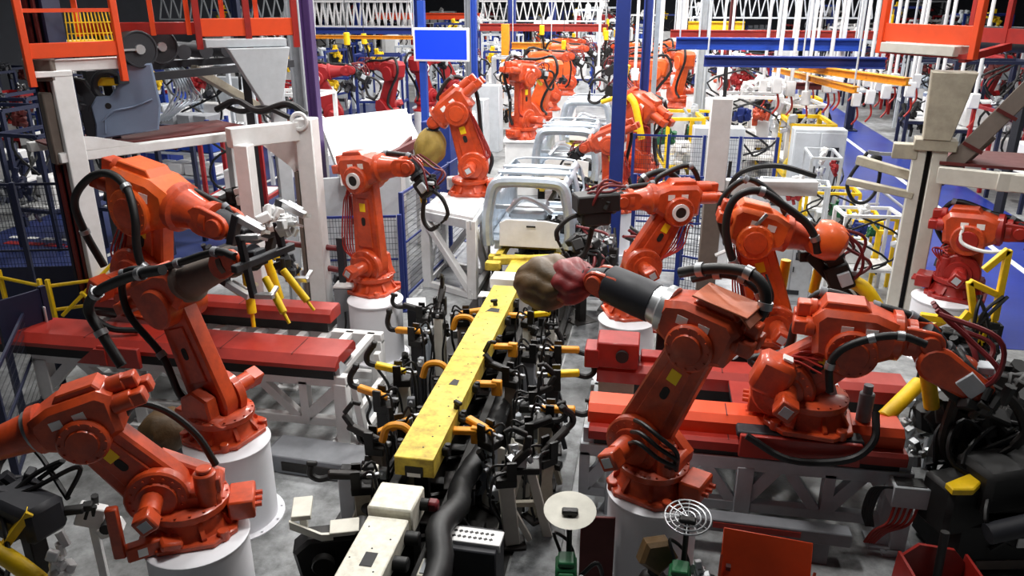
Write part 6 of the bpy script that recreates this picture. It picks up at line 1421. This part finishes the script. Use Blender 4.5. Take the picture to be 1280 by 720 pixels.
for x, y, rz in ((-10.2, 24, .2), (-8.9, 26, 2.6), (-8.3, 32.2, .5), (-8.4, 28.8, 1.2), (3.4, 31.6, .3), (3.2, 36, 2), (12.0, 26, 2.4), (12.4, 33, 2.0)): put('rob_red', x, y, rz, 1.1, 1.1)
# left hall
zone(5, -8.2, -3.9, 18.5, 22, ['mac_white', 'cab_white', 'welder', 'cab_blue'], 1.6)
zone(46, -17, -3.6, 22, 46, ['mac_white', 'mac_grey', 'mac_blue', 'cab_white', 'cab_grey', 'welder', 'mac_red', 'gun', 'mac_blue', 'rack_blue'], 2.0)
zone(44, -26, -9.3, 13.0, 34, ['mac_dark', 'cab_blue', 'rack_blue', 'mac_white', 'mac_dark', 'mac_red', 'mac_dark'], 2.1)
zone(12, 1.3, 4.3, 12.9, 18.5, ['mac_yel', 'mac_white', 'mac_yel', 'cab_grey', 'mac_grey', 'welder'], 1.15, s=(.55, .7))
# beside the car line and the right bay
zone(16, .2, 4.4, 19.5, 28, ['mac_white', 'mac_grey', 'cab_white', 'welder', 'cab_grey', 'mac_yel'], 1.35)
zone(26, -1, 4.5, 28, 50, ['mac_white', 'mac_grey', 'mac_blue', 'cab_white', 'welder', 'mac_red', 'rob_red' if False else 'cab_grey'], 1.6)
# right of the aisle
zone(70, 9.5, 19, 14, 46, ['mac_dark', 'rack_red', 'mac_red', 'mac_dark', 'mac_dark', 'mac_grey', 'gun'], 1.95, s=(.95, 1.25), pw=1.3)
# far rows
zone(84, -30, 26, 44, 84, ['mac_white', 'mac_grey', 'mac_blue', 'mac_red', 'cab_white', 'rack_blue', 'mac_white'], 2.9, s=(1.2, 1.7))
zone(12, -14, 4, 22, 50, ['gun'], .9, s=(.95, 1.15))
for k in range(24): put('drop', 3.0 + (k % 12) * .42 + rb.uniform(-.1, .1), 21.5 + (k // 12) * 3 + rb.uniform(-.8, .8), 0, rb.uniform(.95, 1.08))
for k in range(10): put('drop', rb.uniform(-2.5, 2.5), rb.uniform(24, 36), 0, rb.uniform(.95, 1.1))
def region(o):
    x, y = o.location.x, o.location.y
    return 'in the far rows' if y > 44 else 'in the left hall' if x < -3.2 else 'right of the blue aisle' if x > 9 else 'beside the car line'
for k, (o, lab, grp) in protos.items():
    for rg in ('in the far rows', 'in the left hall', 'right of the blue aisle', 'beside the car line'):
        sel = [q for q in placed[k] if region(q) == rg]
        if len(sel) == 1: sel[0]['label'] = lab + ' ' + rg; sel[0]['group'] = grp + ' ' + rg.replace('in the hall behind', '')
        elif sel: label_row(sel, lab + ', {} ' + rg, grp.replace(' in the hall behind', '') + ' ' + rg)
# ------------------------------------------------------------ camera and lamps
cam = bpy.data.cameras.new('camera'); co = bpy.data.objects.new('camera', cam); COL.objects.link(co)
cam.sensor_width = 36; cam.lens = 36 * FPX / 1280; cam.clip_end = 300
co.location = (0, 0, CAMH); co.rotation_euler = (math.pi / 2 - TH, 0, PSI)
scene.camera = co
def lamp(x, y, z, sx, sy, w, col=(1, .98, .95)):
    l = bpy.data.lights.new('hall_lamp', 'AREA'); l.shape = 'RECTANGLE'; l.size = sx; l.size_y = sy; l.energy = w; l.color = col
    o = bpy.data.objects.new('hall_lamp', l); COL.objects.link(o); o.location = (x, y, z); return o
for y in (7, 12, 18, 25, 33, 42, 52, 64):
    for x in (-14, -7, -1.5, 4, 11):
        e = 1.0
        if y < 10: e = .18 if x in (-7, 4) else (.72 if x == -1.5 else .03)
        elif y < 14: e = (.75 if x == -1.5 else .45) if abs(x) < 8 else .25
        elif abs(x) > 10: e = .42
        lamp(x, y, 9.0, .8, 1.6, 610 * e * (1 + max(0, y - 15) * .012))
w = bpy.data.worlds.new('hall'); scene.world = w; w.use_nodes = True
w.node_tree.nodes['Background'].inputs[0].default_value = (.75, .82, 1, 1); w.node_tree.nodes['Background'].inputs[1].default_value = .035
scene.view_settings.view_transform = 'Standard'; scene.view_settings.look = 'None'; scene.view_settings.exposure = 0; scene.view_settings.gamma = 1
scene.view_settings.use_curve_mapping = False
